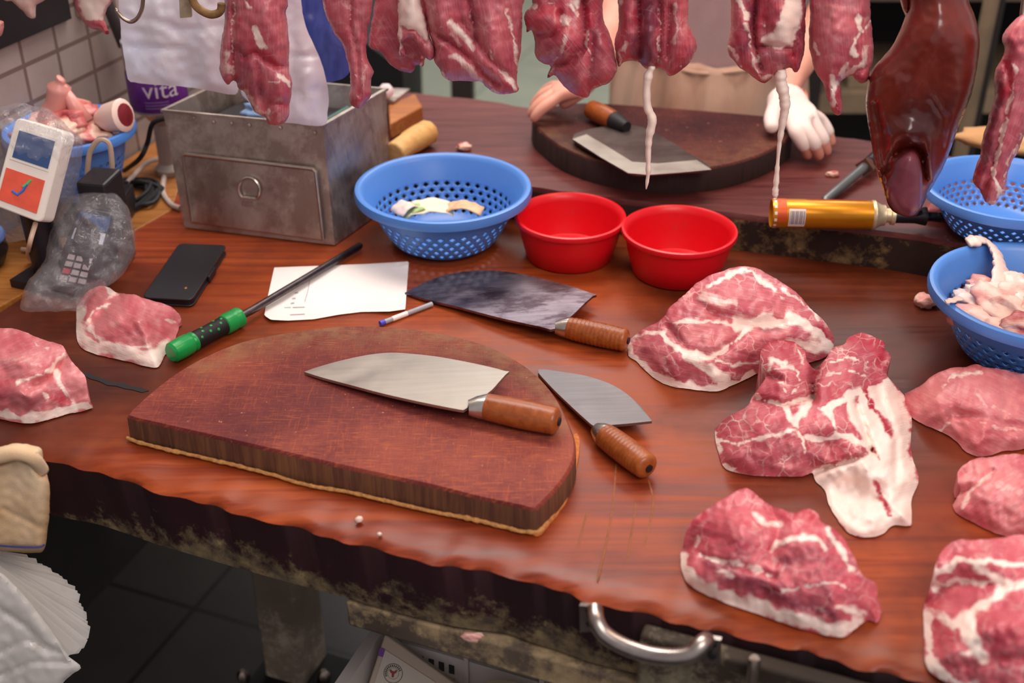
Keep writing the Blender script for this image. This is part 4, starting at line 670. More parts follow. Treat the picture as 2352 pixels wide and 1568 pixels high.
hm('fatty hanging scrap with a red tip by the tiled wall', M_H, t2, .018, dict(fat=[([(180, -60), (178, 10), (195, 46), (238, 44), (250, 10), (250, -60)], -6, .85)], red=[([(205, 55), (240, 68)], 14, .9)]), Y=1.62, seed=25, hk=(208, -72, 'steel hook holding the fatty scrap by the wall'))
t3 = [(-60, -60), (-40, 40), (0, 46), (9, 50), (8, 72), (-2, 84), (-40, 70), (-90, -60)]
hm('sliver of hanging meat cut by the left edge', M_F, t3, .014, {}, Y=1.62, seed=26, hk=(-72, -52, 'steel hook holding the sliver at the left edge'))
# empty hook, flat strip and rusty hook over the plastic sheets
t = ra(PY(330, -80, 1.58).x)
hp = [t+Vector((0, .02, -.004)), t+Vector((0, .014, .014)), t+Vector((0, -.014, .014)), t+Vector((0, -.02, -.004))]+[PY(x, y, 1.55) for x, y in ((340, -60), (330, -10), (326, 20), (315, 42), (300, 50), (283, 42), (270, 28), (265, 18))]
m = MB(); m.tube(smooth_path(hp, 6), [.0026]*(6*(len(hp)-1)-3)+[.002, .0016, .001, .0005], 10); tag(m.build('meat_hook', HOOK, None, loc=tuple(t)), 'empty thin steel hook in front of the pale plastic sheet', 'hook')
a = [PY(x, y, 1.56) for x, y in ((404, -140), (434, -140), (440, 40), (413, 42))]
m = MB(); m.prism(a, (0, .006, 0)); tag(m.build('hanging_strip', plain('worn_cream_strip', 'a8987e', .6, vary=.4, scale=40), None, None, bevel=.001), 'worn flat cream strip hanging beside the empty hook', 'strip')
t = ra(PY(440, -80, 1.55).x)
hp = [t+Vector((0, .03, -.006)), t+Vector((0, .02, .024)), t+Vector((0, -.02, .024)), t+Vector((0, -.03, 0))]+[PY(x, y, 1.545) for x, y in ((434, -60), (440, -10), (452, 16), (478, 32), (496, 32), (507, 24), (509, 8))]
m = MB(); m.tube(smooth_path(hp, 6), .0052, 10); tag(m.build('meat_hook', RUST, None, loc=tuple(t)), 'thick rusty hook between the cream strip and the long pork strip', 'hook')

#@@NEXT2
def text_mesh(s, size):
    c = bpy.data.curves.new('t', 'FONT'); c.body = s; c.size = size; c.resolution_u = 3; o = bpy.data.objects.new('t', c); COL.objects.link(o)
    bpy.context.view_layer.update(); me = bpy.data.meshes.new_from_object(o.evaluated_get(bpy.context.evaluated_depsgraph_get()))
    v = [tuple(q.co) for q in me.vertices]; f = [tuple(p.vertices) for p in me.polygons]; bpy.data.objects.remove(o); bpy.data.curves.remove(c); bpy.data.meshes.remove(me); return v, f
def rot2(a): return Matrix.Rotation(a, 3, 'Z')
# ---------------------------------------------------------------- steel box with the hanging sheets
ZX = .985
t4 = [P(375, 257, ZX), P(742, 291, ZX), P(887, 208, ZX)]; t4.append(t4[0]+t4[2]-t4[1])
bb = [P(424, 522, ZT+.002), P(769, 563, ZT+.002)]; bd = (t4[2]-t4[1]); bb += [bb[1]+bd*.93, bb[0]+bd*.93]
box = thing('steel_box', 'open grey steel box with ring handle door beside the blue colander', 'box', sum(bb, Vector())/4)
m = MB(); cb = sum(bb, Vector())/4; ct = sum(t4, Vector())/4
ib = [p.lerp(cb, .03)+Z*.004 for p in bb]; it = [p.lerp(ct, .025) for p in t4]; ot = [p+(p-ct).normalized()*.004 for p in t4]
vs = bb+t4+ot+[p+Z*.004 for p in ot]+[p+Z*.004 for p in it]+ib
m.add(vs, [(3, 2, 1, 0)]+[(a*4+i, a*4+(i+1) % 4, b*4+(i+1) % 4, b*4+i) for a, b in ((0, 1), (1, 2), (2, 3), (3, 4), (4, 5)) for i in range(4)]+[(20, 21, 22, 23)])
m.build('shell', STB, box, 30)
fn = (bb[1]-bb[0]).cross(t4[0]-bb[0]).normalized(); fn = -fn if fn.y > 0 else fn
def PB(px, py, off=0.0):
    r = ray(px, py); o = Vector((0, 0, CH)); A = bb[0]+fn*off; tt = (A-o).dot(fn)/r.dot(fn); return o+r*tt
m = MB(); dq = [PB(x, y, .0015) for x, y in ((440, 510), (744, 552), (741, 530), (724, 394), (718, 389), (425, 355), (418, 360))]
m.prism([p-fn*.001 for p in dq], fn*.0045); door = m.build('door', STB, box, 30, bevel=.002)
m = MB(); m.tube([PB(x, y, .0065) for x, y in ((442, 507), (420, 358), (425, 354), (718, 388), (725, 395), (743, 549))], .0028, 8); m.build('door_rim', steel('rim_steel', '9a8e86', 'c6bab0', .35), door)
cen = PB(572, 435, .010); eu = (PB(600, 438, .010)-cen).normalized(); ev = (PB(572, 408, .010)-cen).normalized(); rg = (PB(572, 408, .010)-cen).length
m = MB(); m.tube([cen+eu*rg*.92*math.cos(a)+ev*rg*max(-.72, math.sin(a)) for a in [i/40*2*math.pi for i in range(41)]], .0022, 8, cap=False); m.box(PB(560, 459, .003), PB(585, 462, .003)-PB(560, 459, .003), PB(560, 467, .003)-PB(560, 459, .003), fn*.007); m.build('ring_handle', FER, door)
for x, y in ((445, 271), (490, 281), (531, 284), (572, 288), (643, 294), (722, 306)): m = MB(); m.lathe([(.0028, 0), (.0022, .0012), (.001, .0016)], PB(x, y, 0.0005), 10, axis=fn); m.build('rivet', STB, box)
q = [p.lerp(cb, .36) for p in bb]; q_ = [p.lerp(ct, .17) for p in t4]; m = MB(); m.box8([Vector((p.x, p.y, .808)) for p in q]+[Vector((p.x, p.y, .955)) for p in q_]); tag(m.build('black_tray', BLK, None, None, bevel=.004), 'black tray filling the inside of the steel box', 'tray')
o = blob('blue_bag', BSHEET, (t4[0]+t4[1])*.5*.6+t4[2]*.4+Vector((-.05, .012, -.010)), (.05, .03, .016), 4, .4); o.data.materials[0] = plain('pale_blue_plastic', '8fb0dc', .5, vary=.1)
tag(o, 'pale blue crumpled bag inside the steel box', 'bag')
pg = ct+(t4[1]-t4[0])*.33; m = MB(); a0 = Vector((pg.x, pg.y, .9625)); m.tube([a0-bd*.28, a0+bd*.28], .006, 10); tag(m.build('green_handle_tool', plain('dark_green_plastic', '1f4a44', .5)), 'dark green handle lying in the steel box', 'tool')
def sheet(label, ol, Y, mat, seed, slope=-.1, namp=.0045, cat='plastic sheet', bump=(), crease=()):
    o = hang_meat('plastic_sheet', mat, ol, Y, .002, dict(bump=list(bump), crease=list(crease)), step=9, seed=seed, rough=1.2, namp=namp, thin=.0015, slope=slope, w=30)
    return tag(o, label, cat, 'plastic sheets hanging behind the meat')
sheet('left white plastic sheet hanging behind the empty hook', [(268, -120), (272, 0), (276, 45), (280, 100), (288, 150), (294, 183), (310, 189), (350, 194), (420, 199), (480, 208), (532, 217), (548, 200), (552, 60), (550, -120)], 1.655, SHEET, 31, bump=[(380, 60, 40, 120, .012), (480, 120, 30, 90, .010), (320, 150, 40, 30, .006)], crease=[([(300, 110), (420, 112)], 8, .006), ([(340, 40), (420, 70), (520, 60)], 8, .006)])
sheet('right white plastic sheet dipping into the steel box', [(556, -120), (558, 60), (553, 200), (560, 222), (590, 250), (620, 276), (680, 284), (744, 288), (752, 260), (755, 222), (748, 178), (735, 135), (715, 90), (698, 45), (690, -20), (686, -120)], 1.69, SHEET, 32, bump=[(700, 180, 25, 80, .012), (640, 120, 30, 90, .010)], crease=[([(670, 130), (740, 125)], 7, .006), ([(670, 215), (750, 205)], 7, .005)])
sheet('deep blue plastic sheet hanging behind the white one', [(680, -120), (684, 0), (692, 50), (715, 100), (735, 140), (748, 185), (770, 187), (800, 170), (812, 120), (800, 60), (775, 20), (760, -120)], 1.76, BSHEET, 33, slope=0, bump=[(760, 90, 15, 60, .01), (785, 120, 10, 50, .008)])

# ---------------------------------------------------------------- things on the red worktop
pp = [P(630, 614), P(720, 612), P(830, 606), P(939, 600), P(936, 640), P(933, 680), P(932, 712), P(890, 716), P(800, 721), P(740, 730), P(680, 735), P(620, 735), P(606, 722), P(612, 690), P(622, 650)]
pts2 = [(630, 614), (740, 610), (840, 606), (939, 600), (936, 640), (933, 680), (931, 710), (895, 715), (830, 716), (780, 722), (720, 733), (660, 736), (622, 734), (607, 724), (613, 690), (622, 650)]
vs2, fs2, og = tri(spl(pts2, 6, True, lin=True), 14); pm = MB(); ed = [(740, 731), (930, 712)]
zz = [ZT+.0022+.0035*math.exp(-((q[0]-622)/30)**2-((q[1]-725)/22)**2)+.003*math.exp(-((q[0]-905)/40)**2-((q[1]-714)/14)**2) for q in vs2]; nn = len(vs2)
cnt = {}
for f in fs2:
    for i in range(3): e_ = (f[i], f[(i+1) % 3]); cnt[tuple(sorted(e_))] = cnt.get(tuple(sorted(e_)), 0)+1
sd = [(f[i], f[(i+1) % 3]) for f in fs2 for i in range(3) if cnt[tuple(sorted((f[i], f[(i+1) % 3])))] == 1]
pm.add([P(q[0], q[1], z) for q, z in zip(vs2, zz)]+[P(q[0], q[1], z-.0012) for q, z in zip(vs2, zz)], fs2+[[i+nn for i in f][::-1] for f in fs2]+[(a, b, b+nn, a+nn) for a, b in sd])
paper = tag(pm.build('paper_sheet', PAPR, None, 60), 'white paper sheet under the green handled honing steel', 'paper')
m = MB()
for x, y in ((681, 671), (675, 684), (672, 695)): m.prism([P(x+a, y+b, ZT+.0026) for a, b in ((-4, 0), (4, -1), (4, 2), (-4, 3))], (0, 0, .0002))
for a, b in (((642, 706), (668, 705)), ((672, 705), (700, 704)), ((640, 722), (660, 722)), ((666, 722), (700, 720))): m.prism([P(a[0], a[1], ZT+.0026), P(b[0], b[1], ZT+.0026), P(b[0], b[1]+2, ZT+.0026), P(a[0], a[1]+2, ZT+.0026)], (0, 0, .0002))
m.tube([P(x, y, ZT+.0030) for x, y in ((712, 640), (708, 665), (700, 692))], .0005, 6); m.build('faint_print', INK, paper, None)
# honing steel with green handle
def rods(pts, z): return [P(x, y, zz_) for (x, y), zz_ in zip(pts, z)]
hz = .0152; a, b = rods([(414, 800), (538, 734)], [ZT+hz, ZT+hz]); tip = P(829, 563, ZT+.009); d = (b-a).normalized()
hs = thing('honing_steel', 'honing steel with green and black handle lying across the paper', 'honing steel', ((a.x+b.x)/2, (a.y+b.y)/2, ZT))
L = (b-a).length; m = MB(); m.lathe([(.0118, .022), (.0128, .03), (.0122, L*.5), (.0125, L-.02), (.0118, L-.012)], a, 24, axis=d); grip = m.build('grip', BLKM, hs)
m = MB(); m.lathe([(.011, -.016), (.0138, -.013), (.0145, -.004), (.0145, .014), (.0125, .018), (.0135, .020), (.0135, .023), (.0115, .025)], a, 28, axis=d); m.build('end_cap', GRN, hs)
m = MB(); m.lathe([(.0115, L-.02), (.014, L-.018), (.0145, L-.005), (.0135, L), (.0145, L+.003), (.0138, L+.010), (.008, L+.012)], a, 28, axis=d); m.build('collar', GRN, hs)
ax1 = d.cross(Z).normalized(); ax2 = ax1.cross(d)
for i, (s_, q) in enumerate(((.03, .6), (.036, 1.15), (.046, .75), (.052, 1.3), (.058, .5), (.066, 1.0), (.072, 1.5), (.078, .7), (.084, 1.2), (.04, 1.8), (.062, 1.9), (.09, 1.0))):
    if s_ > L-.02: continue
    nrm = (ax1*math.cos(q)+ax2*math.sin(q)); m = MB(); m.lathe([(.0022, 0), (.0018, .0006), (.0006, .0009)], a+d*s_+nrm*.0122, 10, axis=nrm); m.build('green_dot', GRN, grip)
m = MB(); m.tube([b+d*.008, b+d*.03, tip-(tip-b).normalized()*.004, tip], [.0052, .0056, .0056, .004], 16); m.build('rod', ROD, hs)
# pen
a, b = P(873, 743, ZT+.0042), P(992, 698, ZT+.0042); d = (b-a).normalized()
pen = thing('pen', 'clear ballpoint pen with a blue end beside the paper', 'pen', ((a.x+b.x)/2, (a.y+b.y)/2, ZT))
m = MB(); m.tube([a+d*.006, b], .0036, 12); m.build('barrel', plain('grey_clear_plastic', 'a8a6ac', .25, vary=.1), pen); m = MB(); m.tube([a, a+d*.0075], .0039, 12); m.build('end_plug', plain('blue_violet_plastic', '4a4fd0', .4), pen); m = MB(); m.tube([a+d*.02, a+d*.045], .0037, 12); m.build('paper_label', PAPR, pen)
# phone
ZP = ZT+.0135; c4 = [P(326, 682, ZP), P(441, 688, ZP), P(521, 562, ZP), P(411, 558, ZP)]
ph = thing('phone_case', 'black leather wallet phone case lying near the steel box', 'phone', sum(c4, Vector())/4-Z*.0135)
def rr(c, ins, n=5):
    out = []
    for i in range(4):
        p, a_, b_ = c[i], c[i-1], c[(i+1) % 4]; u_ = (a_-p).normalized()*ins; v_ = (b_-p).normalized()*ins
        for k in range(n): t_ = k/(n-1); out.append((p+u_)*(1-t_)**2+p*2*t_*(1-t_)+(p+v_)*t_**2)
    return out
m = MB(); o4 = rr(c4, .010); m.prism([p-Z*.0035 for p in o4], (0, 0, .0035)); m.build('cover', PHN, ph, bevel=.001)
m = MB(); m.prism([p-Z*.0128 for p in o4], (0, 0, .003)); m.build('back_cover', PHN, ph, bevel=.001)
m = MB(); cc = sum(c4, Vector())/4; m.prism([p.lerp(cc, .03)-Z*.0100 for p in rr(c4, .012)], (0, 0, .0067)); m.build('phone_body', BLK, ph)
e0, e1 = c4[1].lerp(c4[2], .42), c4[1].lerp(c4[2], .60); nr = (c4[1]-c4[0]).normalized(); m = MB(); m.box(e0-Z*.012-nr*.001, e1-e0, nr*.004, (0, 0, .0105)); m.build('clasp', PHN, ph, bevel=.001)
p = P(426, 661, ZP); m = MB(); m.lathe([(.0028, 0), (.0024, .0008), (.001, .0012)], p, 16); m.build('snap_button', plain('brass', 'b98a4a', .3, 1.0), ph)
p = P(487, 586, ZP); m = MB(); m.lathe([(.0016, 0), (.0012, .0005)], p, 12); m.build('rivet', BLK, ph)
# paper scraps in the colander
bz = ZT+.036
for i, (x, y, z, w, h_, rz, lb, mat) in enumerate(((-.13, 1.74, bz+.008, .075, .05, .1, 'folded cream paper packet in the central blue colander', plain('cream_paper', 'e9dfc4', .8, vary=.05)), (-.15, 1.735, bz+.004, .05, .035, .5, 'green printed wrapper in the central blue colander', plain('green_paper', '9fb878', .7, vary=.4, scale=60)), (-.075, 1.735, bz+.003, .06, .03, -.2, 'pale orange wrapper in the central blue colander', plain('orange_paper', 'dcb48c', .7, vary=.25, scale=50)), (-.165, 1.73, bz+.002, .04, .03, .8, 'pinkish crumpled receipt in the central blue colander', plain('pink_paper', 'e2cfc4', .8, vary=.15, scale=50)))):
    m = MB(); n = 8; g = []
    for j in range(n+1):
        for k in range(n+1):
            q = Vector(((k/n-.5)*w, (j/n-.5)*h_, .010*math.sin(k/n*3.1)+.005*noise.noise(Vector((k*.5, j*.5, i*7))))); g.append(rot2(rz) @ q+Vector((x, y, z+.004*i)))
    fs = [(j*(n+1)+k, j*(n+1)+k+1, (j+1)*(n+1)+k+1, (j+1)*(n+1)+k) for j in range(n) for k in range(n)]; m.add(g, fs)
    o = m.build('paper_scrap', mat, None, 60); sm = o.modifiers.new('thick', 'SOLIDIFY'); sm.thickness = .002; tag(o, lb, 'paper scrap', 'paper scraps in the blue colander')
# coins in the right red bowl
for i, (x, y) in enumerate(((.236, 1.612), (.254, 1.606), (.262, 1.622))):
    m = MB(); m.lathe([(.009, 0), (.009, .0015), (.008, .0017)], (x, y, ZT+.0072+.0002*i), 20); tag(m.build('coin', plain('dull_coin_metal', '9a5a4a', .5, .6), None), 'dull coin lying in the red bowl nearest the pork shoulder', 'coin', 'coins in the red bowl')
# ---------------------------------------------------------------- on the raised slab
ca, cb_ = P(1771, 489, ZS+.0235), P(2003, 494, ZS+.0235); d = (cb_-ca).normalized(); L = (cb_-ca).length; R_ = .0215
can = thing('gas_can', 'amber gas torch can lying on its side on the raised slab', 'can', (ca+cb_)/2-Z*.0235)
m = MB(); m.lathe([(R_*.8, .004), (R_*.96, 0), (R_, .002), (R_, L-.003), (R_*.97, L)], ca, 40, axis=d); can_b = m.build('can_body', GOLD, can, 50)
m = MB(); m.lathe([(R_*.98, L-.002), (R_*1.03, L), (R_*1.03, L+.003), (R_*.9, L+.006), (R_*.72, L+.014), (R_*.72, L+.018), (R_*.5, L+.020), (R_*.5, L+.026), (R_*.65, L+.027), (R_*.65, L+.032), (R_*.3, L+.033)], ca, 32, axis=d); m.build('metal_shoulder', plain('pale_can_metal', 'd8c8a4', .35, .5), can)
ax1 = d.cross(Z).normalized(); ax2 = ax1.cross(d)
if ax1.y > 0: ax1 = -ax1
if ax2.z < 0: ax2 = -ax2
def cyl_patch(m, s0, s1, q0, q1, rr_, n=10):
    vs = []
    for k in range(n+1):
        q = q0+(q1-q0)*k/n; r_ = ax1*math.cos(q)+ax2*math.sin(q)
        for s_ in (s0, s1): vs += [ca+d*s_+r_*rr_]
    m.add(vs, [(2*k, 2*k+1, 2*k+3, 2*k+2) for k in range(n)])
for nm, ps, mt in (('white_band', [(.002, .006, -1.5, 3.3)], PAPR), ('red_band', [(.0065, .020, -.2, 2.4)], plain('orange_red_print', 'd85a26', .4, .2, .15)), ('barcode_panel', [(.023, .047, -.6, .75)], PAPR), ('red_line', [(.05, L-.01, 1.75, 2.1)], plain('red_print', 'c83a22', .4, .2))):
    m = MB()
    for q in ps: cyl_patch(m, *q, R_+.0004)
    m.build(nm, mt, can_b)
m = MB()
for i in range(11): s_ = .0245+i*.002; cyl_patch(m, s_, s_+(.0011 if i % 3 else .0006), -.35, .6, R_+.0007, 6)
m.build('barcode', plain('bar_print', '6a5a6a', .6), can_b)
n0 = ca+d*(L+.033); m = MB(); m.tube([n0, n0+d*.03, n0+d*.045], [.011, .011, .014], 16); m.tube([n0+d*.045, n0+d*.075], [.007, .006], 12); m.box(n0+d*.012-Z*.002-ax1*.008, d*.024, ax1*.018, Z*.016); m.build('torch_head', BLK, can)
m = MB(); m.lathe([(.004, 0), (.004, .008), (.002, .009)], n0+d*.018+Z*.0135, 12); m.build('orange_knob', plain('orange_plastic', 'e8641c', .4), can)
m = MB(); p = P(2120, 505, ZS); m.box(p, U*.045, V*.03, (0, 0, .018)); tag(m.build('meat_scrap', M_BN, None, bevel=.006), 'dark red chunk on the raised slab beside the torch head', 'meat scrap')
a, b = P(1893, 462, ZS+.0085), P(1985, 384, ZS+.0185); d2 = (b-a).normalized(); hs2 = thing('honing_steel', 'grey honing steel with a dark handle on the raised slab behind the amber can', 'honing steel', (a+b)/2-Z*.012)
m = MB(); m.tube([a, a.lerp(b, .03), b], [.004, .007, .008], 14); m.build('rod', plain('grey_rod_steel', '6f7474', .4, .6), hs2); m = MB(); m.tube([b, b+d2*.012], [.016, .014], 4); m.tube([b+d2*.01, b+d2*.02], .009, 14); m.build('guard', plain('worn_guard', '6a4438', .5, .3), hs2)
m = MB(); m.tube([b+d2*.018, b+d2*.05, b+d2*.11], [.0105, .0115, .0115], 14); m.build('grip', BLK, hs2)
# wood blocks and tray beside the steel box
e = P(894, 330, ZS+.0008); w1, w2 = P(975, 262, ZS)-P(894, 330, ZS), P(880, 240, ZS)-P(905, 262, ZS)
bl = [P(897, 322, ZS+.0008), P(972, 280, ZS+.0008), P(955, 250, ZS+.0008), P(893, 276, ZS+.0008)]; m = MB(); m.box8(bl+[p+Z*.030 for p in bl]); tag(m.build('wood_block', WB, None, bevel=.003), 'brown square wood block beside the steel box', 'wood block')
a, b = P(904, 354, ZS+.0225), P(985, 302, ZS+.0225); m = MB(); m.tube(smooth_path([a, a.lerp(b, .5)+Z*.002, b], 6), [.020]*6+[.022]*6+[.019], 10); tag(m.build('wood_log', WL_, None, bevel=.003), 'pale rounded wooden log beside the steel box', 'log')
tr = [P(852, 232, ZS+.034), P(905, 236, ZS+.034), P(942, 207, ZS+.034), P(835, 203, ZS+.034)]; m = MB(); m.box8([p-Z*.002 for p in tr]+[p+Z*.003 for p in tr]); 
m.box8([Vector((p.x, p.y, ZS+.001)).lerp(Vector((tr[3].x, tr[3].y, ZS+.001)), .25) for p in tr]+[(p-Z*.002).lerp(tr[3], .25) for p in tr]); tag(m.build('metal_tray', STB, None, None), 'small flat metal tray behind the steel box and wood block', 'tray')
o = blob('garlic_bulb', plain('pale_pink_skin', 'e6cfd0', .6), tr[0].lerp(tr[1], .6)+Z*.018+V*.006, (.014, .012, .014), 9, .15); tag(o, 'pale round bulb on the metal tray behind the box corner', 'bulb')
p = P(2260, 352, ZS); o = blob('tan_rag', cloth('tan_rag_cloth', 'b8875c', 'd0a878'), (p.x+.03, p.y, ZS+.022), (.085, .035, .017), 12, .25, rot=YAW); tag(o, 'folded tan rag on the raised slab behind the empty colander', 'rag')
# ---------------------------------------------------------------- left corner: terminals in bags, cables, bottle
def device(name, label, q, dep, mat, cat):
    t = thing(name, label, cat, sum(q, Vector())/4-Z*.09); m = MB(); m.prism(rr(q, .010), dep); return t, m.build('body', mat, t, 40, bevel=.002)
q = [PY(-18, 470, 1.53), PY(96, 513, 1.53), PY(150, 302, 1.585), PY(36, 268, 1.585)]; nf = (q[1]-q[0]).cross(q[3]-q[0]).normalized(); nf = -nf if nf.y > 0 else nf; dep = -nf*.034+U*.012
term, tb = device('card_terminal', 'white handheld payment terminal with blue screen in a clear bag', q, dep, WHP, 'payment terminal')
def on(q, u, v, off): return q[0].lerp(q[1], u).lerp(q[3].lerp(q[2], u), v)+nf*off
def decal(q, u0, u1, v0, v1, name, mat, par, off=.0006, th=.001):
    m = MB(); m.prism([on(q, a, b, off) for a, b in ((u0, v0), (u1, v0), (u1, v1), (u0, v1))], nf*th); return m.build(name, mat, par, None)
decal(q, .10, .88, .54, .90, 'screen_frame', WHP, term, .0002); decal(q, .14, .86, .57, .87, 'screen', SCR, term, .0014)
st = decal(q, .08, .86, .08, .44, 'sticker', STK, term); 
m = MB(); m.tube([on(q, a, b, .0018) for a, b in ((.3, .22), (.42, .2), (.5, .26), (.54, .34))], .002, 6); m.build('blue_swirl', STKB, st); m = MB(); m.tube([on(q, a, b, .0018) for a, b in ((.48, .30), (.56, .36), (.6, .40))], .002, 6); m.build('green_swirl', STKG, st)
m = MB(); m.prism([on(q, a, b, .0008) for a, b in ((.72, .12), (.82, .12), (.82, .4), (.72, .4))], nf*.0008); m.build('sticker_strip', PAPR, st)
bs = (q[0]+q[1])/2+dep*.5; m = MB(); m.tube([Vector((bs.x, bs.y+.055, ZT+.013)), Vector((bs.x, bs.y+.03, bs.z+.02))], [.026, .018], 14); m.box(Vector((bs.x-.05, bs.y+.02, ZT+.0035)), U*.11, V*.07, (0, 0, .012)); m.build('stand', BLK, term)
def film_bag(label, ol, Y, T, seed, mat=FILM, slope=-.1, **k):
    o = hang_meat('clear_bag', mat, ol, Y, T, k.get('D', {}), step=8, seed=seed, rough=3, namp=.008, back=.9, slope=slope, tilt=k.get('tilt', 0), ty=k.get('ty', 0)); return tag(o, label, 'plastic bag')
film_bag('clear plastic bag over the white payment terminal', [(-60, 250), (0, 245), (45, 236), (80, 245), (115, 252), (150, 285), (188, 322), (185, 380), (172, 450), (150, 492), (125, 520), (70, 548), (0, 560), (-60, 556)], 1.558, .060, 41)
cord = [PY(82, 512, 1.55), PY(68, 560, 1.53), P(66, 590, ZT+.016), P(88, 606, ZT+.0095), P(104, 600, ZT+.0085), P(104, 580, ZT+.0085), P(50, 572, ZT+.0085)]
m = MB(); m.tube(smooth_path(cord, 8), .0035, 8); tag(m.build('white_cable', plain('cream_cable', 'd9b9a2', .5), None), 'cream cable looping below the white payment terminal', 'cable')
q2 = [P(112, 650, ZT+.012), P(218, 672, ZT+.012), PY(268, 492, 1.585), PY(182, 474, 1.585)]; nf = (q2[1]-q2[0]).cross(q2[3]-q2[0]).normalized(); nf = -nf if nf.y > 0 else nf
t2_, b2_ = device('card_reader', 'black card reader wrapped in a clear bag beside the phone case', q2, -nf*.030, plain('dark_grey_plastic', '2c2a34', .4), 'card reader')
q = q2; decal(q, .12, .88, .60, .74, 'label_strip', plain('pale_lcd', 'c9cfe0', .3), t2_); decal(q, .1, .9, .76, .95, 'screen', SCR, t2_)
for i in range(4):
    for j in range(3): m = MB(); m.prism([on(q, .22+.2*j+a, .08+.09*i+b, .001) for a, b in ((0, 0), (.15, 0), (.15, .06), (0, .06))], nf*.003); m.build('key', [plain('pale_keys', 'b8aeb2', .5), plain('red_key', 'c23a4a', .5)][1 if (i == 1 and j == 0) else 0], t2_)
film_bag('clear crumpled bag around the black card reader', [(48, 690), (62, 650), (100, 600), (112, 545), (130, 500), (152, 458), (192, 441), (240, 440), (270, 448), (300, 490), (312, 560), (300, 600), (268, 645), (215, 675), (190, 712), (140, 714), (90, 716), (50, 712)], 1.622, .048, 42, slope=0, tilt=.00055, ty=440)
ad = [P(178, 446, ZT+.004), P(262, 436, ZT+.004), P(262, 398, ZT+.004), P(182, 402, ZT+.004)]; 
m = MB(); m.prism([Vector((C4[0]-.07, C4[1]-.075, ZT+.0035)), Vector((C4[0]+.075, C4[1]-.075, ZT+.0035)), Vector((C4[0]+.075, C4[1]+.03, ZT+.0035)), Vector((C4[0]-.03, C4[1]+.03, ZT+.0035))], (0, 0, .0465)); tag(m.build('black_box', BLK, None, None, bevel=.003), 'black plastic box under the colander of bones', 'box')
a_, b_x = PY(196, 400, 1.66), PY(266, 400, 1.66); m = MB(); m.box((a_.x, 1.615, ZT+.0035), (b_x.x-a_.x, -.008, 0), (.008, .06, 0), (0, 0, .142)); tag(m.build('black_adapter', BLK, None, None, bevel=.004), 'upright black adapter box between the terminal bag and the colander of bones', 'box')
random.seed(3); cc = P(305, 462, ZT)
pth = []
for i in range(60):
    a = i*1.15; rr_ = .018+.032*random.random(); pth.append(Vector((cc.x+rr_*math.cos(a)*1.0, cc.y+rr_*math.sin(a)*1.3, ZT+.008+.028*random.random()*(1-rr_/.06)+.002)))
m = MB(); m.tube(smooth_path(pth, 5), .0036, 7); tag(m.build('cable_coil', BLKM, None), 'tangled black cable coil left of the steel box', 'cable')
pth = [PY(378, 272, 1.86), PY(350, 285, 1.86), PY(338, 330, 1.86), PY(320, 365, 1.86), P(285, 392, ZT+.012)]; m = MB(); m.tube(smooth_path(pth, 8), .004, 8); tag(m.build('black_cable', BLKM, None), 'black cable rising from the table to the steel box corner', 'cable')
pth = [PY(x, y, 1.688) for x, y in ((200, 470), (200, 420), (202, 380), (208, 346), (228, 322), (250, 330), (257, 372), (257, 420), (256, 468))]; m = MB(); m.tube(smooth_path(pth, 8), .004, 8); tag(m.build('white_cable', plain('beige_cable', 'b9a08e', .5), None), 'beige cable loop standing in front of the colander of bones', 'cable')
pth = [P(288, 425, ZT+.02), P(315, 395, ZT+.03), P(345, 370, ZT+.024), P(392, 363, ZT+.012)]; m = MB(); m.tube(smooth_path(pth, 8), .0042, 8); tag(m.build('white_cable', plain('grey_white_cable', 'c9b4a8', .5), None), 'grey white cable arching to the steel box side', 'cable')
pth = [P(378, 400, ZT+.006), P(374, 440, ZT+.006), P(392, 468, ZT+.006), P(414, 478, ZT+.006)]; m = MB(); m.tube(smooth_path(pth, 8), .0045, 8); tag(m.build('white_cable', plain('white_cable_plastic', 'c2aea4', .5), None), 'white cable curling against the lower left of the steel box', 'cable')
bx = thing('drink_bottle', 'upturned bottle with purple label on a white column behind the steel box', 'bottle', P(388, 402, ZT+.003)); c0 = P(388, 402, ZT+.003)
lz = .205; Rb = .048; c1 = c0+Vector((.0, .012, 0))
m = MB(); m.lathe([(.024, 0), (.026, .01), (.017, .02), (.017, .115), (.014, .13)], c1, 20); m.build('column', plain('grey_white_plastic', 'b8aca4', .5, vary=.06), bx)
zb_ = PY(380, 243, c1.y).z-c1.z; lab_h = .066
m = MB(); m.lathe([(.010, .12), (.014, zb_-.035), (.030, zb_-.012), (Rb, zb_), (Rb, zb_+lab_h), (Rb, zb_+lab_h+.05), (.03, zb_+lab_h+.06)], c1, 40); m.build('bottle_body', plain('clear_grey_plastic', 'a89ea0', .2, vary=.1), bx)
m = MB(); m.lathe([(Rb+.0006, zb_+.004), (Rb+.001, zb_+.005), (Rb+.001, zb_+lab_h), (Rb+.0006, zb_+lab_h+.001)], c1, 48, cap=False); lb_ = m.build('label', PURP, bx)
tv, tf = text_mesh('vita', .042); dv = Vector((-c1.x, -c1.y, 0)).normalized(); a0 = math.atan2(dv.y, dv.x); w = max(v[0] for v in tv)
m = MB(); m.add([c1+Vector((math.cos(a0+.08+(v[0]-w*.5)/Rb), math.sin(a0+.08+(v[0]-w*.5)/Rb), 0))*(Rb+.0016)+Z*(zb_+.030+v[1]) for v in tv], tf); m.build('label_lettering', WINK, lb_, None)
m = MB()
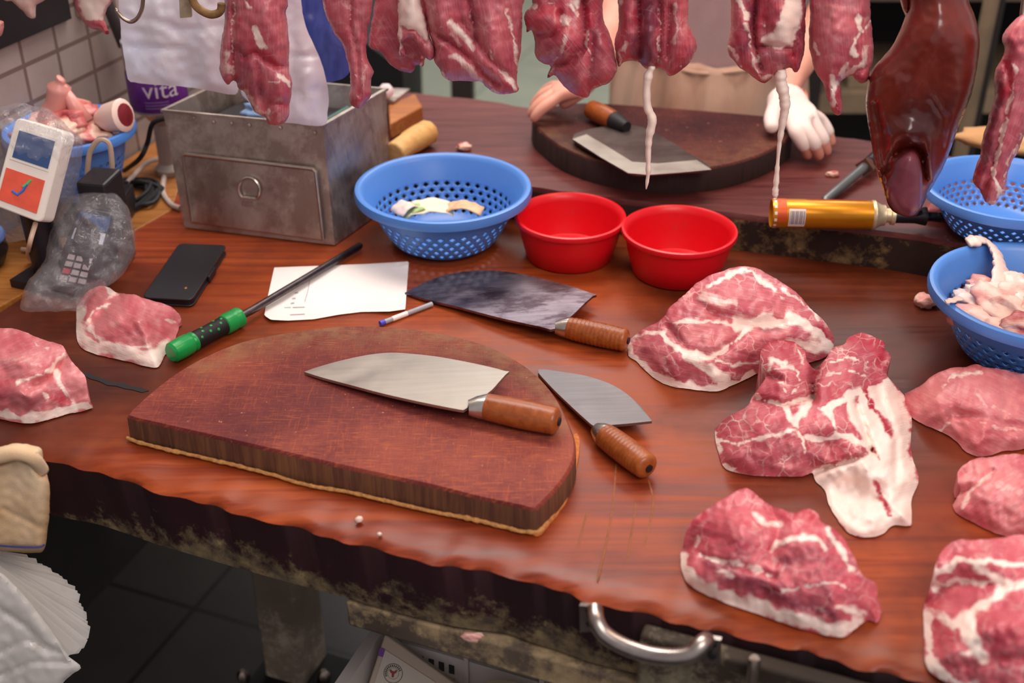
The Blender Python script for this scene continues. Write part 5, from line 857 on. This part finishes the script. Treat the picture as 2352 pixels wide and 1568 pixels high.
for k in range(3): m.add([c1+Vector((math.cos(a0+q), math.sin(a0+q), 0))*(Rb+.0016)+Z*(zb_+.012+.005*k+dz_) for q in [-.5+i*.1 for i in range(9)] for dz_ in (0, .0014)], [(2*i, 2*i+2, 2*i+3, 2*i+1) for i in range(8)])
m.build('label_lines', plain('lilac_print', 'a58ac0', .5), lb_, None)
cb0 = P(-52, 612, ZT+.004); bwl = thing('black_bowl', 'black bowl with a blue rim cut by the left edge', 'bowl', cb0)
m = MB(); m.lathe([(.028, 0), (.042, .008), (.049, .025), (.047, .045), (.043, .045), (.044, .025), (.036, .01), (.02, .006)], cb0, 48); m.build('shell', BLK, bwl, 60)
m = MB(); m.lathe([(.0475, .043), (.050, .047), (.047, .053), (.041, .052), (.042, .045)], cb0, 48, cap=False); m.build('rim', plain('soft_blue_plastic', '5f8fe0', .4), bwl, 60)
#@@NEXT3
# ---------------------------------------------------------------- trimmings and bones in the colanders
random.seed(11)
def heap(n, c, R, z0, z1, mats, name, label, group, cat, size):
    for i in range(n):
        k = i/n; a = i*2.4; rr_ = R*math.sqrt((i+.5)/n)*(1-.15*k); z = z1-(z1-z0)*(rr_/R)**2-.006*random.random()
        s_ = size*(.8+.5*random.random())
        o = blob(name, mats[i % len(mats)], (c[0]+rr_*math.cos(a), c[1]+rr_*math.sin(a), z), (s_*1.25, s_*.85, s_*.6), 20+i, .5, 1.5, 4, rot=random.random()*3)
        tag(o, label, cat, group)
heap(15, C3, .086, ZT+.060, ZT+.084, [M_F, M_FAT, M_F, M_BN], 'fat_trimming', 'pale pink fat trimming heaped in the blue colander at the right edge', 'fat trimmings in the colander', 'meat', .030)
for lb, pts, ws in (('long pale strip of fat draped over the rim of the trimmings colander', [(2222, 557, .905), (2240, 552, .908), (2262, 552, .906), (2285, 575, .898), (2298, 610, .89), (2300, 648, .882), (2285, 690, .878)], [.012, .017, .010, .014, .016, .022, .014]), ('short white shred lying on the rim of the trimmings colander', [(2172, 693, .904), (2185, 690, .905), (2206, 684, .902)], [.005, .006, .005])):
    ps = [P(x, y, z) for x, y, z in pts]; m = MB(); sp = smooth_path(ps, 7); rr_ = np.interp(np.linspace(0, 1, len(sp)), np.linspace(0, 1, len(ws)), ws)
    m.tube(sp, [float(w_*(.9+.35*noise.noise(Vector((i*.6, 2, w_*90))))) for i, w_ in enumerate(rr_)], 12, flat=.35); o = m.build('fat_strip', M_FAT, None, 180)
    at = o.data.attributes.new('fat', 'FLOAT', 'POINT'); at.data.foreach_set('value', [.45]*len(o.data.vertices)); u_ = o.data.uv_layers.new(name='UVMap')
    for l in o.data.loops: c_ = o.data.vertices[l.vertex_index].co; u_.data[l.index].uv = (c_.x*18, c_.z*18+c_.y*9)
    tag(o, lb, 'meat')
o = blob('fat_trimming', M_F, P(2332, 582, .885), (.012, .008, .007), 77, .5); tag(o, 'tiny pink scrap stuck to the inner wall of the trimmings colander', 'meat')
heap(10, (C4[0], C4[1]), .058, .925, .975, [M_BN, M_F, M_BN], 'meaty_bone', 'pink meaty bone heaped in the blue colander by the tiled wall', 'bones in the colander', 'meat', .030)
b0 = PY(150, 255, C4[1]); m = MB(); m.tube(smooth_path([b0+Vector((-.03, 0, -.02)), b0+Vector((-.012, 0, .008)), b0+Vector((.0, 0, .045)), b0+Vector((.004, 0, .052))], 5), [.020]*5+[.018]*5+[.008]*5+[.003], 12)
m.tube([b0+Vector((.003, 0, .04)), b0+Vector((.03, -.01, -.015))], [.006, .016], 10); o = m.build('pointed_bone', M_F, None, 180); tag(o, 'pointed pale bone sticking up from the colander by the wall', 'meat')
b0 = PY(262, 268, C4[1]-.01); m = MB(); m.lathe([(.012, -.03), (.022, -.012), (.026, .018), (.020, .022)], b0, 16, axis=(.9, -.3, .25)); o = m.build('cut_bone', M_FAT, None, 60); tag(o, 'round cut bone with a dark red end on the colander rim by the wall', 'meat')
WL[o.name] = Vector(o.location); ax = Vector((.9, -.3, .25)).normalized(); m = MB(); m.lathe([(.018, .0222), (.010, .0235)], b0, 16, axis=ax); m.build('marrow_end', plain('dark_red_marrow', '7a1c28', .4, .0, .35, 60), o)

# ---------------------------------------------------------------- towel and bundle of plastic bags at the table's left corner
YT = 1.10
tw = hang_meat('towel', TOW, [(-70, 1040), (-30, 1028), (0, 1025), (34, 1018), (77, 1023), (96, 1031), (99, 1060), (109, 1094), (114, 1121), (113, 1182), (107, 1236), (101, 1264), (77, 1270), (0, 1265), (-70, 1260)], YT, .018, dict(crease=[([(0, 1062), (40, 1050), (75, 1062), (98, 1092)], 6, .010), ([(10, 1170), (60, 1195), (110, 1220)], 7, .003)], bump=[(40, 1040, 50, 14, .010)]), step=6, seed=51, rough=2, namp=.0016, slope=0, back=.5)
tag(tw, 'stained beige towel hanging at the left front corner of the table', 'towel')
m = MB(); m.tube(smooth_path([PY(x, y, YT-.0155-dy) for x, y, dy in ((-60, 1250, .003), (0, 1253, .0045), (50, 1256, .0045), (90, 1256, .0025), (101, 1251, -.006))], 5), .0012, 6); m.build('blue_stripe', plain('blue_thread', '38408a', .8), tw)
m = MB(); sp = smooth_path([PY(-60, 1058, YT-.022), PY(0, 1046, YT-.024), PY(40, 1040, YT-.024), PY(75, 1052, YT-.02), PY(98, 1080, YT-.004)], 6); m.tube(sp, [.010-.003*i/len(sp) for i in range(len(sp))], 10); m.build('rolled_hem', TOW, tw, 180)
q0 = PY(-120, 1030, YT+.02); m = MB(); m.tube([Vector((q0.x, YT+.012, .775)), Vector((q0.x, 1.30, .775))], .005, 8); rod_ = tag(m.build('side_hook', RUST, None), 'iron peg holding the towel and plastic bags under the table corner', 'hook')
bb_ = thing('bag_bundle', 'fanned bundle of clear plastic bags hanging below the towel', 'plastic bags', PY(-40, 1420, 1.08))
tip0 = (-20, 1262)
rimp = spl([(60, 1274), (120, 1305), (172, 1352), (192, 1395), (206, 1432), (200, 1468), (180, 1492), (160, 1496)], 11)
rimp2 = [(x, y) for x, y in rimp]
NB = 22
for i in range(NB):
    k = i/(NB-1); x1, y1 = rimp2[int(k*(len(rimp2)-2))]; x2, y2 = rimp2[int(k*(len(rimp2)-2))+1]
    x1 += random.uniform(-4, 4); Yk = 1.16-.075*k
    pA = PY(tip0[0], tip0[1]+30*k, Yk+.02); pB = PY(x1, y1, Yk); pC = PY(x2-random.uniform(0, 6), y2+random.uniform(6, 16), Yk-.003); pD = PY(-60, 1400+160*k, Yk)
    m = MB(); n = 6; g = []
    for a in range(n+1):
        for b in range(n+1):
            u_, v_ = a/n, b/n; p = pA.lerp(pB, u_).lerp(pD.lerp(pC, u_), v_); p = p+Vector((0, .004*noise.noise(p*22+Vector((i, 0, 0))), 0)); g.append(p)
    m.add(g, [(a*(n+1)+b, a*(n+1)+b+1, (a+1)*(n+1)+b+1, (a+1)*(n+1)+b) for a in range(n) for b in range(n)]); m.build('bag_leaf', FILM2, bb_, 180)
fb = hang_meat('front_bag', FILM2, [(-80, 1300), (-20, 1306), (20, 1330), (70, 1385), (120, 1450), (150, 1496), (162, 1512), (186, 1532), (160, 1552), (140, 1575), (110, 1620), (-80, 1660)], 1.07, .006, dict(crease=[([(0, 1500), (60, 1470), (140, 1500)], 6, .004), ([(0, 1400), (60, 1440), (110, 1500)], 8, .004), ([(-20, 1560), (80, 1520), (165, 1520)], 5, .004)]), step=8, seed=61, rough=1.5, namp=.0022, slope=0, parent=bb_, thin=.002)

# ---------------------------------------------------------------- crate under the table
def crate_pt(px, py, z): return P(px, py, z)
zc = .42; BL = P(872, 1446, zc); ud = U; vd = V
cr = thing('plastic_crate', 'white plastic crate with slotted wall under the table', 'crate', Vector((BL.x, BL.y, .001)))
HW = .005; CL, CD, CHt = .62, .36, zc-.03
CRT = plain('grey_white_crate', 'c4beba', .5, vary=.04)
slots = MB()
def wall(o, a, b, h): m = MB(); m.box(o, a, b, h); return m
m = MB(); m.box(BL-Z*(CHt), ud*CL, vd*HW, (0, 0, CHt)); m.box(BL-Z*CHt-vd*CD, ud*CL, vd*HW, (0, 0, CHt*.55)); m.box(BL-Z*CHt-vd*CD, ud*HW, vd*CD, (0, 0, CHt)); m.box(BL-Z*CHt-vd*CD+ud*(CL-HW), ud*HW, vd*CD, (0, 0, CHt)); m.box(BL-Z*CHt-vd*CD, ud*CL, vd*CD, (0, 0, HW))
m.box(BL-Z*.012-vd*CD-ud*.012, ud*.012, vd*(CD+.012), (0, 0, .012)); m.box(BL-Z*.012-ud*.012, ud*(CL+.02), vd*.012, (0, 0, .012))
for k in range(5): m.box(BL-Z*CHt+ud*(.13+.11*k)-vd*.004, ud*.006, vd*.004, (0, 0, CHt))
m.build('shell', CRT, cr)
for i in range(4):
    for j in range(6):
        w0 = BL+ud*(.028+.0155*j)-Z*(.028+.026*i)-vd*.0012; m = MB(); m.box(w0, ud*.008, vd*.0014, (0, 0, -.016)); m.build('slot', BLKM, cr, None)
m = MB(); m.box(BL-Z*.07-vd*.20-ud*.0012, ud*.0015, vd*.03, (0, 0, .014)); m.build('slot', BLKM, cr, None)
# carton leaning in the crate, with its seal
cq = [P(835, 1600, .33), P(1110, 1625, .30), P(1020, 1530, .385), P(884, 1456, .412)]
cq = [P(838, 1580, .345), P(1068, 1590, .345), P(1046, 1560, .352), P(884, 1455, .405)]
c0_, c1_, c3_ = P(884, 1455, .435), P(1065, 1583, .385), P(836, 1600, .365); c2_ = c1_+c3_-c0_
nq = (c1_-c0_).cross(c3_-c0_).normalized(); nq = -nq if nq.z < 0 else nq
ct_ = thing('carton', 'beige carton with round red and black seal leaning in the crate', 'carton', (c0_+c2_)/2-nq*.03)
m = MB(); m.prism([c0_, c1_, c2_, c3_], -nq*.018); cb2 = m.build('panel', plain('beige_card', 'b8a896', .7, vary=.05), ct_, bevel=.002)
def cp(px, py, off=.0008):
    r = ray(px, py); o = Vector((0, 0, CH)); tt = (c0_+nq*off-o).dot(nq)/r.dot(nq); return o+r*tt
m = MB(); m.prism([cp(x, y) for x, y in ((885, 1492), (1000, 1566), (960, 1620), (850, 1600))], nq*.0004); m.build('pale_label', plain('cream_label', 'c8bfb0', .7, vary=.03), cb2, None)
m = MB(); m.prism([cp(x, y) for x, y in ((872, 1486), (884, 1490), (880, 1509), (868, 1505))], nq*.0004); m.build('purple_mark', PURP, cb2, None)
sc_ = cp(903, 1546, .0016); e1 = (cp(935, 1550, .0016)-sc_).normalized(); e2 = nq.cross(e1).normalized(); R1 = (cp(925, 1549, .0016)-sc_).length
if e2.z < 0: e2 = -e2
def disc(r0, r1, off, n=32):
    m = MB(); vs = []
    for k in range(n):
        a = 2*math.pi*k/n
        for r_ in (r0, r1): vs.append(sc_+nq*off+(e1*math.cos(a)+e2*math.sin(a))*r_)
    m.add(vs, [(2*k, 2*k+1, (2*k+3) % (2*n), (2*k+2) % (2*n)) for k in range(n)]); return m
disc(R1*.92, R1, 0).build('seal_ring', plain('grey_seal_print', '6a6460', .7), cb2, None); disc(R1*.55, R1*.6, 0).build('seal_inner_ring', plain('grey_seal_print_inner', '8a847c', .7), cb2, None)
m = MB()
for k in range(14):
    a = .5+k*.16*1.6; 
    if 3.6 < a < 5.8: continue
    p = sc_+(e1*math.cos(a)+e2*math.sin(a))*R1*.76; t_ = (e2*math.cos(a)-e1*math.sin(a)); u_ = (e1*math.cos(a)+e2*math.sin(a)); m.prism([p+t_*R1*.05+u_*R1*.09, p-t_*R1*.05+u_*R1*.09, p-t_*R1*.05-u_*R1*.09, p+t_*R1*.05-u_*R1*.09], nq*.0004)
m.build('seal_ticks', BINK, cb2, None)
m = MB(); sh = [(-.42, .34), (-.30, .40), (-.12, .22), (.12, .22), (.30, .40), (.42, .34), (.34, .10), (.14, -.02), (.12, -.36), (.0, -.44), (-.12, -.36), (-.14, -.02), (-.34, .10)]
m.prism([sc_+nq*.0004+(e1*x+e2*y)*R1*.95 for x, y in sh], nq*.0004); m.build('red_emblem', REDI, cb2, None)
p = BL+ud*.215-vd*.087; rb_ = thing('cream_tub', 'cream round tub standing in the crate under the table', 'tub', (p.x, p.y, .05))
m = MB(); m.lathe([(.05, 0), (.062, .02), (.066, .37), (.062, .386), (.03, .393)], (p.x, p.y, .037), 40); m.build('tub', CRM, rb_, 60)
p = PF(1085, 1462, -.003); o = blob('meat_scrap', M_F, p, (.011, .004, .006), 91, .5); tag(o, 'pink scrap stuck to the beam under the table edge', 'meat scrap')

# ---------------------------------------------------------------- the person behind the raised slab
def skin_mesh(name, verts, edges, radii, mat, parent, sub=2, root=0):
    me = bpy.data.meshes.new(name); me.from_pydata([tuple(v) for v in verts], edges, []); o = bpy.data.objects.new('tmp', me); COL.objects.link(o)
    sk = o.modifiers.new('s', 'SKIN'); sk.use_smooth_shade = True; sk.branch_smoothing = .6; ss = o.modifiers.new('u', 'SUBSURF'); ss.levels = sub; ss.render_levels = sub
    for i, v in enumerate(me.skin_vertices[0].data):
        rr_ = radii[i]; v.radius = rr_ if isinstance(rr_, tuple) else (rr_, rr_); v.use_root = (i == root)
    bpy.context.view_layer.update(); dg = bpy.context.evaluated_depsgraph_get(); m2 = bpy.data.meshes.new_from_object(o.evaluated_get(dg)); bpy.data.objects.remove(o); m2.name = name
    return mesh_obj(name, m2, mat, parent, 180)
pc = Vector((.41, 2.42, 0)); per = thing('person', 'person in pale shirt and stained apron, one gloved hand on the slab', 'person', pc)
def bp(u, v, z): return pc+U*u+V*v+Z*z
vt, ed, rd = [], [], []
def add(p, r_, frm=None):
    vt.append(p); rd.append(r_); i = len(vt)-1
    if frm is not None: ed.append((frm, i))
    return i
pel = add(bp(0, 0, .90), (.15, .11)); wai = add(bp(0, -.02, 1.05), (.135, .10), pel); che = add(bp(0, -.05, 1.25), (.15, .11), wai); shc = add(bp(0, -.06, 1.38), (.10, .08), che); nek = add(bp(0, -.07, 1.47), .052, shc); hd0 = add(bp(0, -.09, 1.54), (.068, .072), nek); hd1 = add(bp(0, -.09, 1.63), (.075, .09), hd0); add(bp(0, -.075, 1.69), (.055, .065), hd1)
for sgn in (-1, 1):
    hp_ = add(bp(.09*sgn, 0, .84), .085, pel); kn = add(bp(.10*sgn, -.01, .47), .055, hp_); an = add(bp(.10*sgn, .02, .09), .038, kn); add(bp(.10*sgn, -.12, .035), .03, an)
shL = add(bp(-.19, -.05, 1.36), .052, shc); shR = add(bp(.19, -.05, 1.36), .052, shc)
zW = ZS
wL = P(1352, 198, .955); elL = Vector((.235, 2.31, 1.09)); e_ = add(elL, .042, shL); f_ = add(elL.lerp(wL, .55), .036, e_); w_ = add(wL, .026, f_)
pl = add(P(1305, 208, .948), (.036, .018), w_)
def finger(base, pts, rs, frm):
    k = frm
    for p, r_ in zip(pts, rs): k = add(p, r_, k)
FR = (.0115, .0105, .0095, .0082)
finger(None, [P(1278, 226, .942), P(1250, 245, .932), P(1232, 262, .920), P(1222, 280, .905)], FR, pl)
finger(None, [P(1272, 216, .944), P(1244, 233, .934), P(1227, 250, .922), P(1217, 268, .906)], FR, pl)
finger(None, [P(1270, 204, .944), P(1243, 220, .932), P(1230, 235, .920), P(1222, 254, .906)], FR, pl)
finger(None, [P(1272, 194, .940), P(1250, 207, .926), P(1240, 220, .916), P(1234, 236, .905)], (.009, .0082, .0075, .0065), pl)
finger(None, [P(1322, 222, .940), P(1303, 234, .928), P(1284, 243, .919)], (.0125, .0115, .009), w_)
wR = P(1797, 212, .945); elR = Vector((.615, 2.24, 1.09)); e_ = add(elR, .042, shR); f_ = add(elR.lerp(wR, .55), .036, e_); wr = add(wR, .027, f_)
pr_ = add(P(1832, 258, .930), (.036, .018), wr)
g = [[P(1826, 300, .920), P(1846, 330, .900), P(1855, 352, .880), P(1858, 362, .870)], [P(1848, 295, .922), P(1870, 328, .902), P(1880, 354, .880), P(1883, 364, .870)], [P(1868, 286, .920), P(1889, 318, .900), P(1898, 344, .880), P(1901, 355, .870)], [P(1882, 272, .914), P(1900, 300, .896), P(1908, 324, .878), P(1910, 335, .870)]]
for q_ in g: finger(None, q_, FR, pr_)
th_ = [P(1783, 245, .935), P(1770, 272, .924), P(1774, 298, .920)]; finger(None, th_, (.0135, .012, .0095), wr)
body = skin_mesh('body', vt, ed, rd, SKIN, per)
# white glove over the right hand (back of the hand and wrist), fingertips bare
gv = [P(1786, 196, .953), wR, P(1832, 258, .931)]; ge = [(0, 1), (1, 2)]; gr = [.040, .034, (.043, .024)]
for q_ in g:
    gv.append(q_[0]); gr.append(.0135); ge.append((2, len(gv)-1)); gv.append(q_[1]); gr.append(.0125); ge.append((len(gv)-2, len(gv)-1)); gv.append(q_[1].lerp(q_[2], .6)); gr.append(.0115); ge.append((len(gv)-2, len(gv)-1))
gv.append(th_[0]); gr.append(.017); ge.append((1, len(gv)-1)); gv.append(th_[1]); gr.append(.0145); ge.append((len(gv)-2, len(gv)-1)); gv.append(th_[2]); gr.append(.0115); ge.append((len(gv)-2, len(gv)-1))
skin_mesh('glove', gv, ge, gr, GLOVE, per, 2, 1)
def loft(name, rings, mat, seg=36, wob=.006, cap=False):
    m = MB(); vs = []
    for u0, v0, z, a, b in rings:
        for k in range(seg):
            q = 2*math.pi*k/seg; p = bp(u0+a*math.cos(q), v0+b*math.sin(q), z); w_ = 1+wob*8*noise.noise(Vector((math.cos(q)*3, math.sin(q)*3, z*4))); c_ = bp(u0, v0, z); vs.append(c_+(p-c_)*w_)
    n = len(rings); m.add(vs, [(i*seg+k, i*seg+(k+1) % seg, (i+1)*seg+(k+1) % seg, (i+1)*seg+k) for i in range(n-1) for k in range(seg)]); return m.build(name, mat, per, 180)
loft('shirt', [(0, 0, .86, .175, .135), (0, -.01, .95, .18, .14), (0, -.02, 1.05, .175, .135), (0, -.05, 1.2, .185, .135), (0, -.06, 1.32, .20, .12), (0, -.06, 1.40, .16, .09), (0, -.065, 1.45, .075, .07)], APR)
for sgn, el in ((-1, elL), (1, elR)):
    s0 = bp(.15*sgn, -.05, 1.38); m = MB(); s1 = bp(.19*sgn, -.05, 1.36); e1_ = s1.lerp(el, .62); m.tube(smooth_path([s0, s1, e1_], 5), [.075]*5+[.070]*5+[.064], 20, cap=False); m.build('sleeve', APR, per, 180)
for sgn in (-1, 1):
    m = MB(); m.tube([bp(.07*sgn, 0, .93), bp(.095*sgn, 0, .7), bp(.10*sgn, -.01, .47), bp(.10*sgn, .015, .10)], [.12, .105, .085, .07], 20); m.build('trouser_leg', TRS, per, 180)
    m = MB(); m.tube([bp(.10*sgn, .07, .045), bp(.10*sgn, 0, .045), bp(.10*sgn, -.12, .04), bp(.10*sgn, -.17, .035)], [.03, .042, .038, .02], 14); m.build('boot', BLKM, per, 180)
# apron: lower stained panel wrapped round the front, tied at the waist
m = MB(); vs = []; seg = 28; zs_ = [.45, .6, .72, .80, .86, .885, .90]
for z in zs_:
    for k in range(seg+1):
        q = math.pi+.15+(math.pi-.30)*k/seg; fo = .012*math.sin(k*1.5+z*3)*(1 if z < .95 else .3); tk = .018 if z > .87 else (.010 if z > .85 else 0); p = bp((.205-tk+fo*.3)*math.cos(q), -.005+(.165-tk+fo)*math.sin(q), z); vs.append(p)
m.add(vs, [(i*(seg+1)+k, i*(seg+1)+k+1, (i+1)*(seg+1)+k+1, (i+1)*(seg+1)+k) for i in range(len(zs_)-1) for k in range(seg)]); ap = m.build('apron', APL, per, 180); sm = ap.modifiers.new('t', 'SOLIDIFY'); sm.thickness = .003
m = MB(); m.tube([bp(.190*math.cos(q), -.006+.151*math.sin(q), .892+.006*math.sin(q*5)) for q in [math.pi*1.02+i*.1 for i in range(31)]], .004, 8); m.build('apron_tie', APL, ap, 180)
hm_ = bmesh.new(); bmesh.ops.create_icosphere(hm_, subdivisions=3, radius=1)
me = bpy.data.meshes.new('hair')
for v in hm_.verts: c_ = v.co; z_ = max(c_.z, -.25+.5*max(0, -c_.y)); v.co = bp(c_.x*.088, -.075+c_.y*.105, 1.64+z_*.092)
hm_.to_mesh(me); hm_.free(); mesh_obj('hair', me, HAIR, per, 180)
for sgn in (-1, 1):
    fc = bp(.032*sgn, -.176, 1.615); m = MB(); m.lathe([(.001, -.009), (.009, -.004), (.011, 0), (.009, .005), (.001, .009)], fc, 14); m.build('eye', WHP, per, 180)
    m = MB(); m.tube(smooth_path([bp(.085*sgn, -.085, 1.65), bp(.092*sgn, -.075, 1.63), bp(.088*sgn, -.085, 1.59)], 4), .010, 8); m.build('ear', SKIN, per, 180)
m = MB(); m.tube([bp(0, -.172, 1.63), bp(0, -.188, 1.595), bp(0, -.178, 1.582)], [.008, .014, .010], 10); m.build('nose', SKIN, per, 180)
m = MB(); m.tube([bp(-.024, -.165, 1.552), bp(0, -.174, 1.554), bp(.024, -.165, 1.552)], [.003, .006, .003], 8); m.build('mouth', plain('lips', 'b5605a', .5), per, 180)

# ---------------------------------------------------------------- background
DK = plain('dark_worn_wood', '1d1714', .7, vary=.4, scale=12); TAN = plain('tan_board', '7d6a55', .7, vary=.25, scale=9)
cbY = 2.95; cab = thing('storage_shelf', 'dark wooden storage shelf standing behind the person on the right', 'shelf', (1.35, cbY+.2, .004))
xl, xr = .72, 2.2
m = MB(); m.box((xl, cbY+.4, .004), (xr-xl, 0, 0), (0, .02, 0), (0, 0, 1.5)); m.build('back_panel', plain('black_back_panel', '120d0d', .8), cab)
for nm, z, th, mt in (('bottom_board', .56, .05, TAN), ('shelf_board', .842, .03, plain('grey_brown_board', '5a4a40', .7, vary=.3, scale=9)), ('top_board', .90, .025, plain('beige_board', '9a8672', .6, vary=.15, scale=9))):
    m = MB(); m.box((xl, cbY-.02, z), (xr-xl, 0, 0), (0, .44, 0), (0, 0, th)); m.build(nm, mt, cab)
for x in (xl, 1.5, xr-.05): m = MB(); m.box((x, cbY-.022, .004), (.05, 0, 0), (0, .05, 0), (0, 0, 1.5)); m.build('upright', DK, cab)
a, b = PY(1938, 300, cbY), PY(2004, 300, cbY); zt_ = PY(1960, 186, cbY).z
m = MB(); m.box((a.x, cbY+.02, .612), (b.x-a.x+.03, 0, 0), (0, .2, 0), (0, 0, zt_-.612)); tag(m.build('cardboard_box', plain('dull_cardboard', '8a7660', .75, vary=.2, scale=10), None), 'dull tan box standing on the dark storage shelf', 'box')
p = PY(1856, 240, cbY+.1); gb = thing('green_bottle', 'dark green bottle standing on the storage shelf beside the tan box', 'bottle', (p.x, p.y, .612)); m = MB(); m.lathe([(.028, 0), (.03, .01), (.03, .13), (.012, .17), (.012, .21)], (p.x, p.y, .6125), 20); m.build('glass', plain('green_glass', '1f4a2a', .25, vary=.2), gb)
for x0, y0, x1, y1, r_, mt, lb in ((2290, -60, 2236, 330, .017, TAN, 'tan upright pole beside the hanging liver in the background'), (2312, -60, 2262, 330, .010, DK, 'dark upright pole right of the tan pole in the background')):
    a = PY(x0, y0, 2.62); b = PY(x1, y1, 2.62); m = MB(); b = Vector((a.x, 2.62, .005)); m.tube([a+Z*.4, b], r_, 14); tag(m.build('pole', mt, None), lb, 'pole')
# dark bin and crate beyond the slab on the left
p = PY(905, 215, 3.0); m = MB(); m.box8([Vector(q_) for q_ in ((p.x-.16, 2.9, .005), (p.x+.03, 2.86, .005), (p.x+.05, 3.2, .005), (p.x-.12, 3.24, .005), (p.x-.18, 2.88, .86), (p.x+.04, 2.84, .70), (p.x+.06, 3.2, .70), (p.x-.14, 3.24, .86))]); tag(m.build('black_bin', plain('black_bin_plastic', '100e12', .6, vary=.3), None), 'black bin on the floor beyond the raised slab', 'bin')
p = PY(985, 180, 3.1); m = MB(); m.box((p.x+.06, 3.05, .005), (.055, .01, 0), (0, .2, 0), (0, 0, .62)); tag(m.build('dark_stool', plain('dark_brown_wood', '2c211c', .7, vary=.3), None), 'dark narrow stool beside the black bin beyond the slab', 'stool')
a = [PW(-140, 160, .0), PW(152, 41, .0)]
zz_ = (a[0].z+a[1].z)/2; s0 = (a[0]-WP).dot(WD_); s1 = (a[1]-WP).dot(WD_); 
m = MB(); m.box(WP+WD_*s0+Z*(a[1].z-.8)-WN*.011, WD_*(s1-s0), WN*.010, (0, 0, .5)); tag(m.build('wall_panel', plain('black_panel', '140f12', .5, vary=.2), None), 'black panel fixed to the tiled wall behind the hanging skin', 'panel')
a = [PW(x, y, .012) for x, y in ((120, -60), (166, -60))]; s0 = (a[0]-WP).dot(WD_); p1 = PW(165, 42, .0); s1 = (p1-WP).dot(WD_)
m = MB(); m.box(WP+WD_*(s1+.01)+Z*(p1.z-.8)-WN*.016, WD_*.035, WN*.014, (0, 0, .45)); tag(m.build('wooden_batten', plain('tan_batten', '8a745c', .7, vary=.2), None), 'short tan wooden batten on the wall beside the black panel', 'batten')
a, b = PW(228, -40, .022), PW(284, 104, .022); m = MB(); m.tube([a, b], .010, 12); tag(m.build('drain_pipe', plain('dark_grey_pipe', '3a3436', .5), None), 'dark slanting pipe on the wall left of the white plastic sheet', 'pipe')
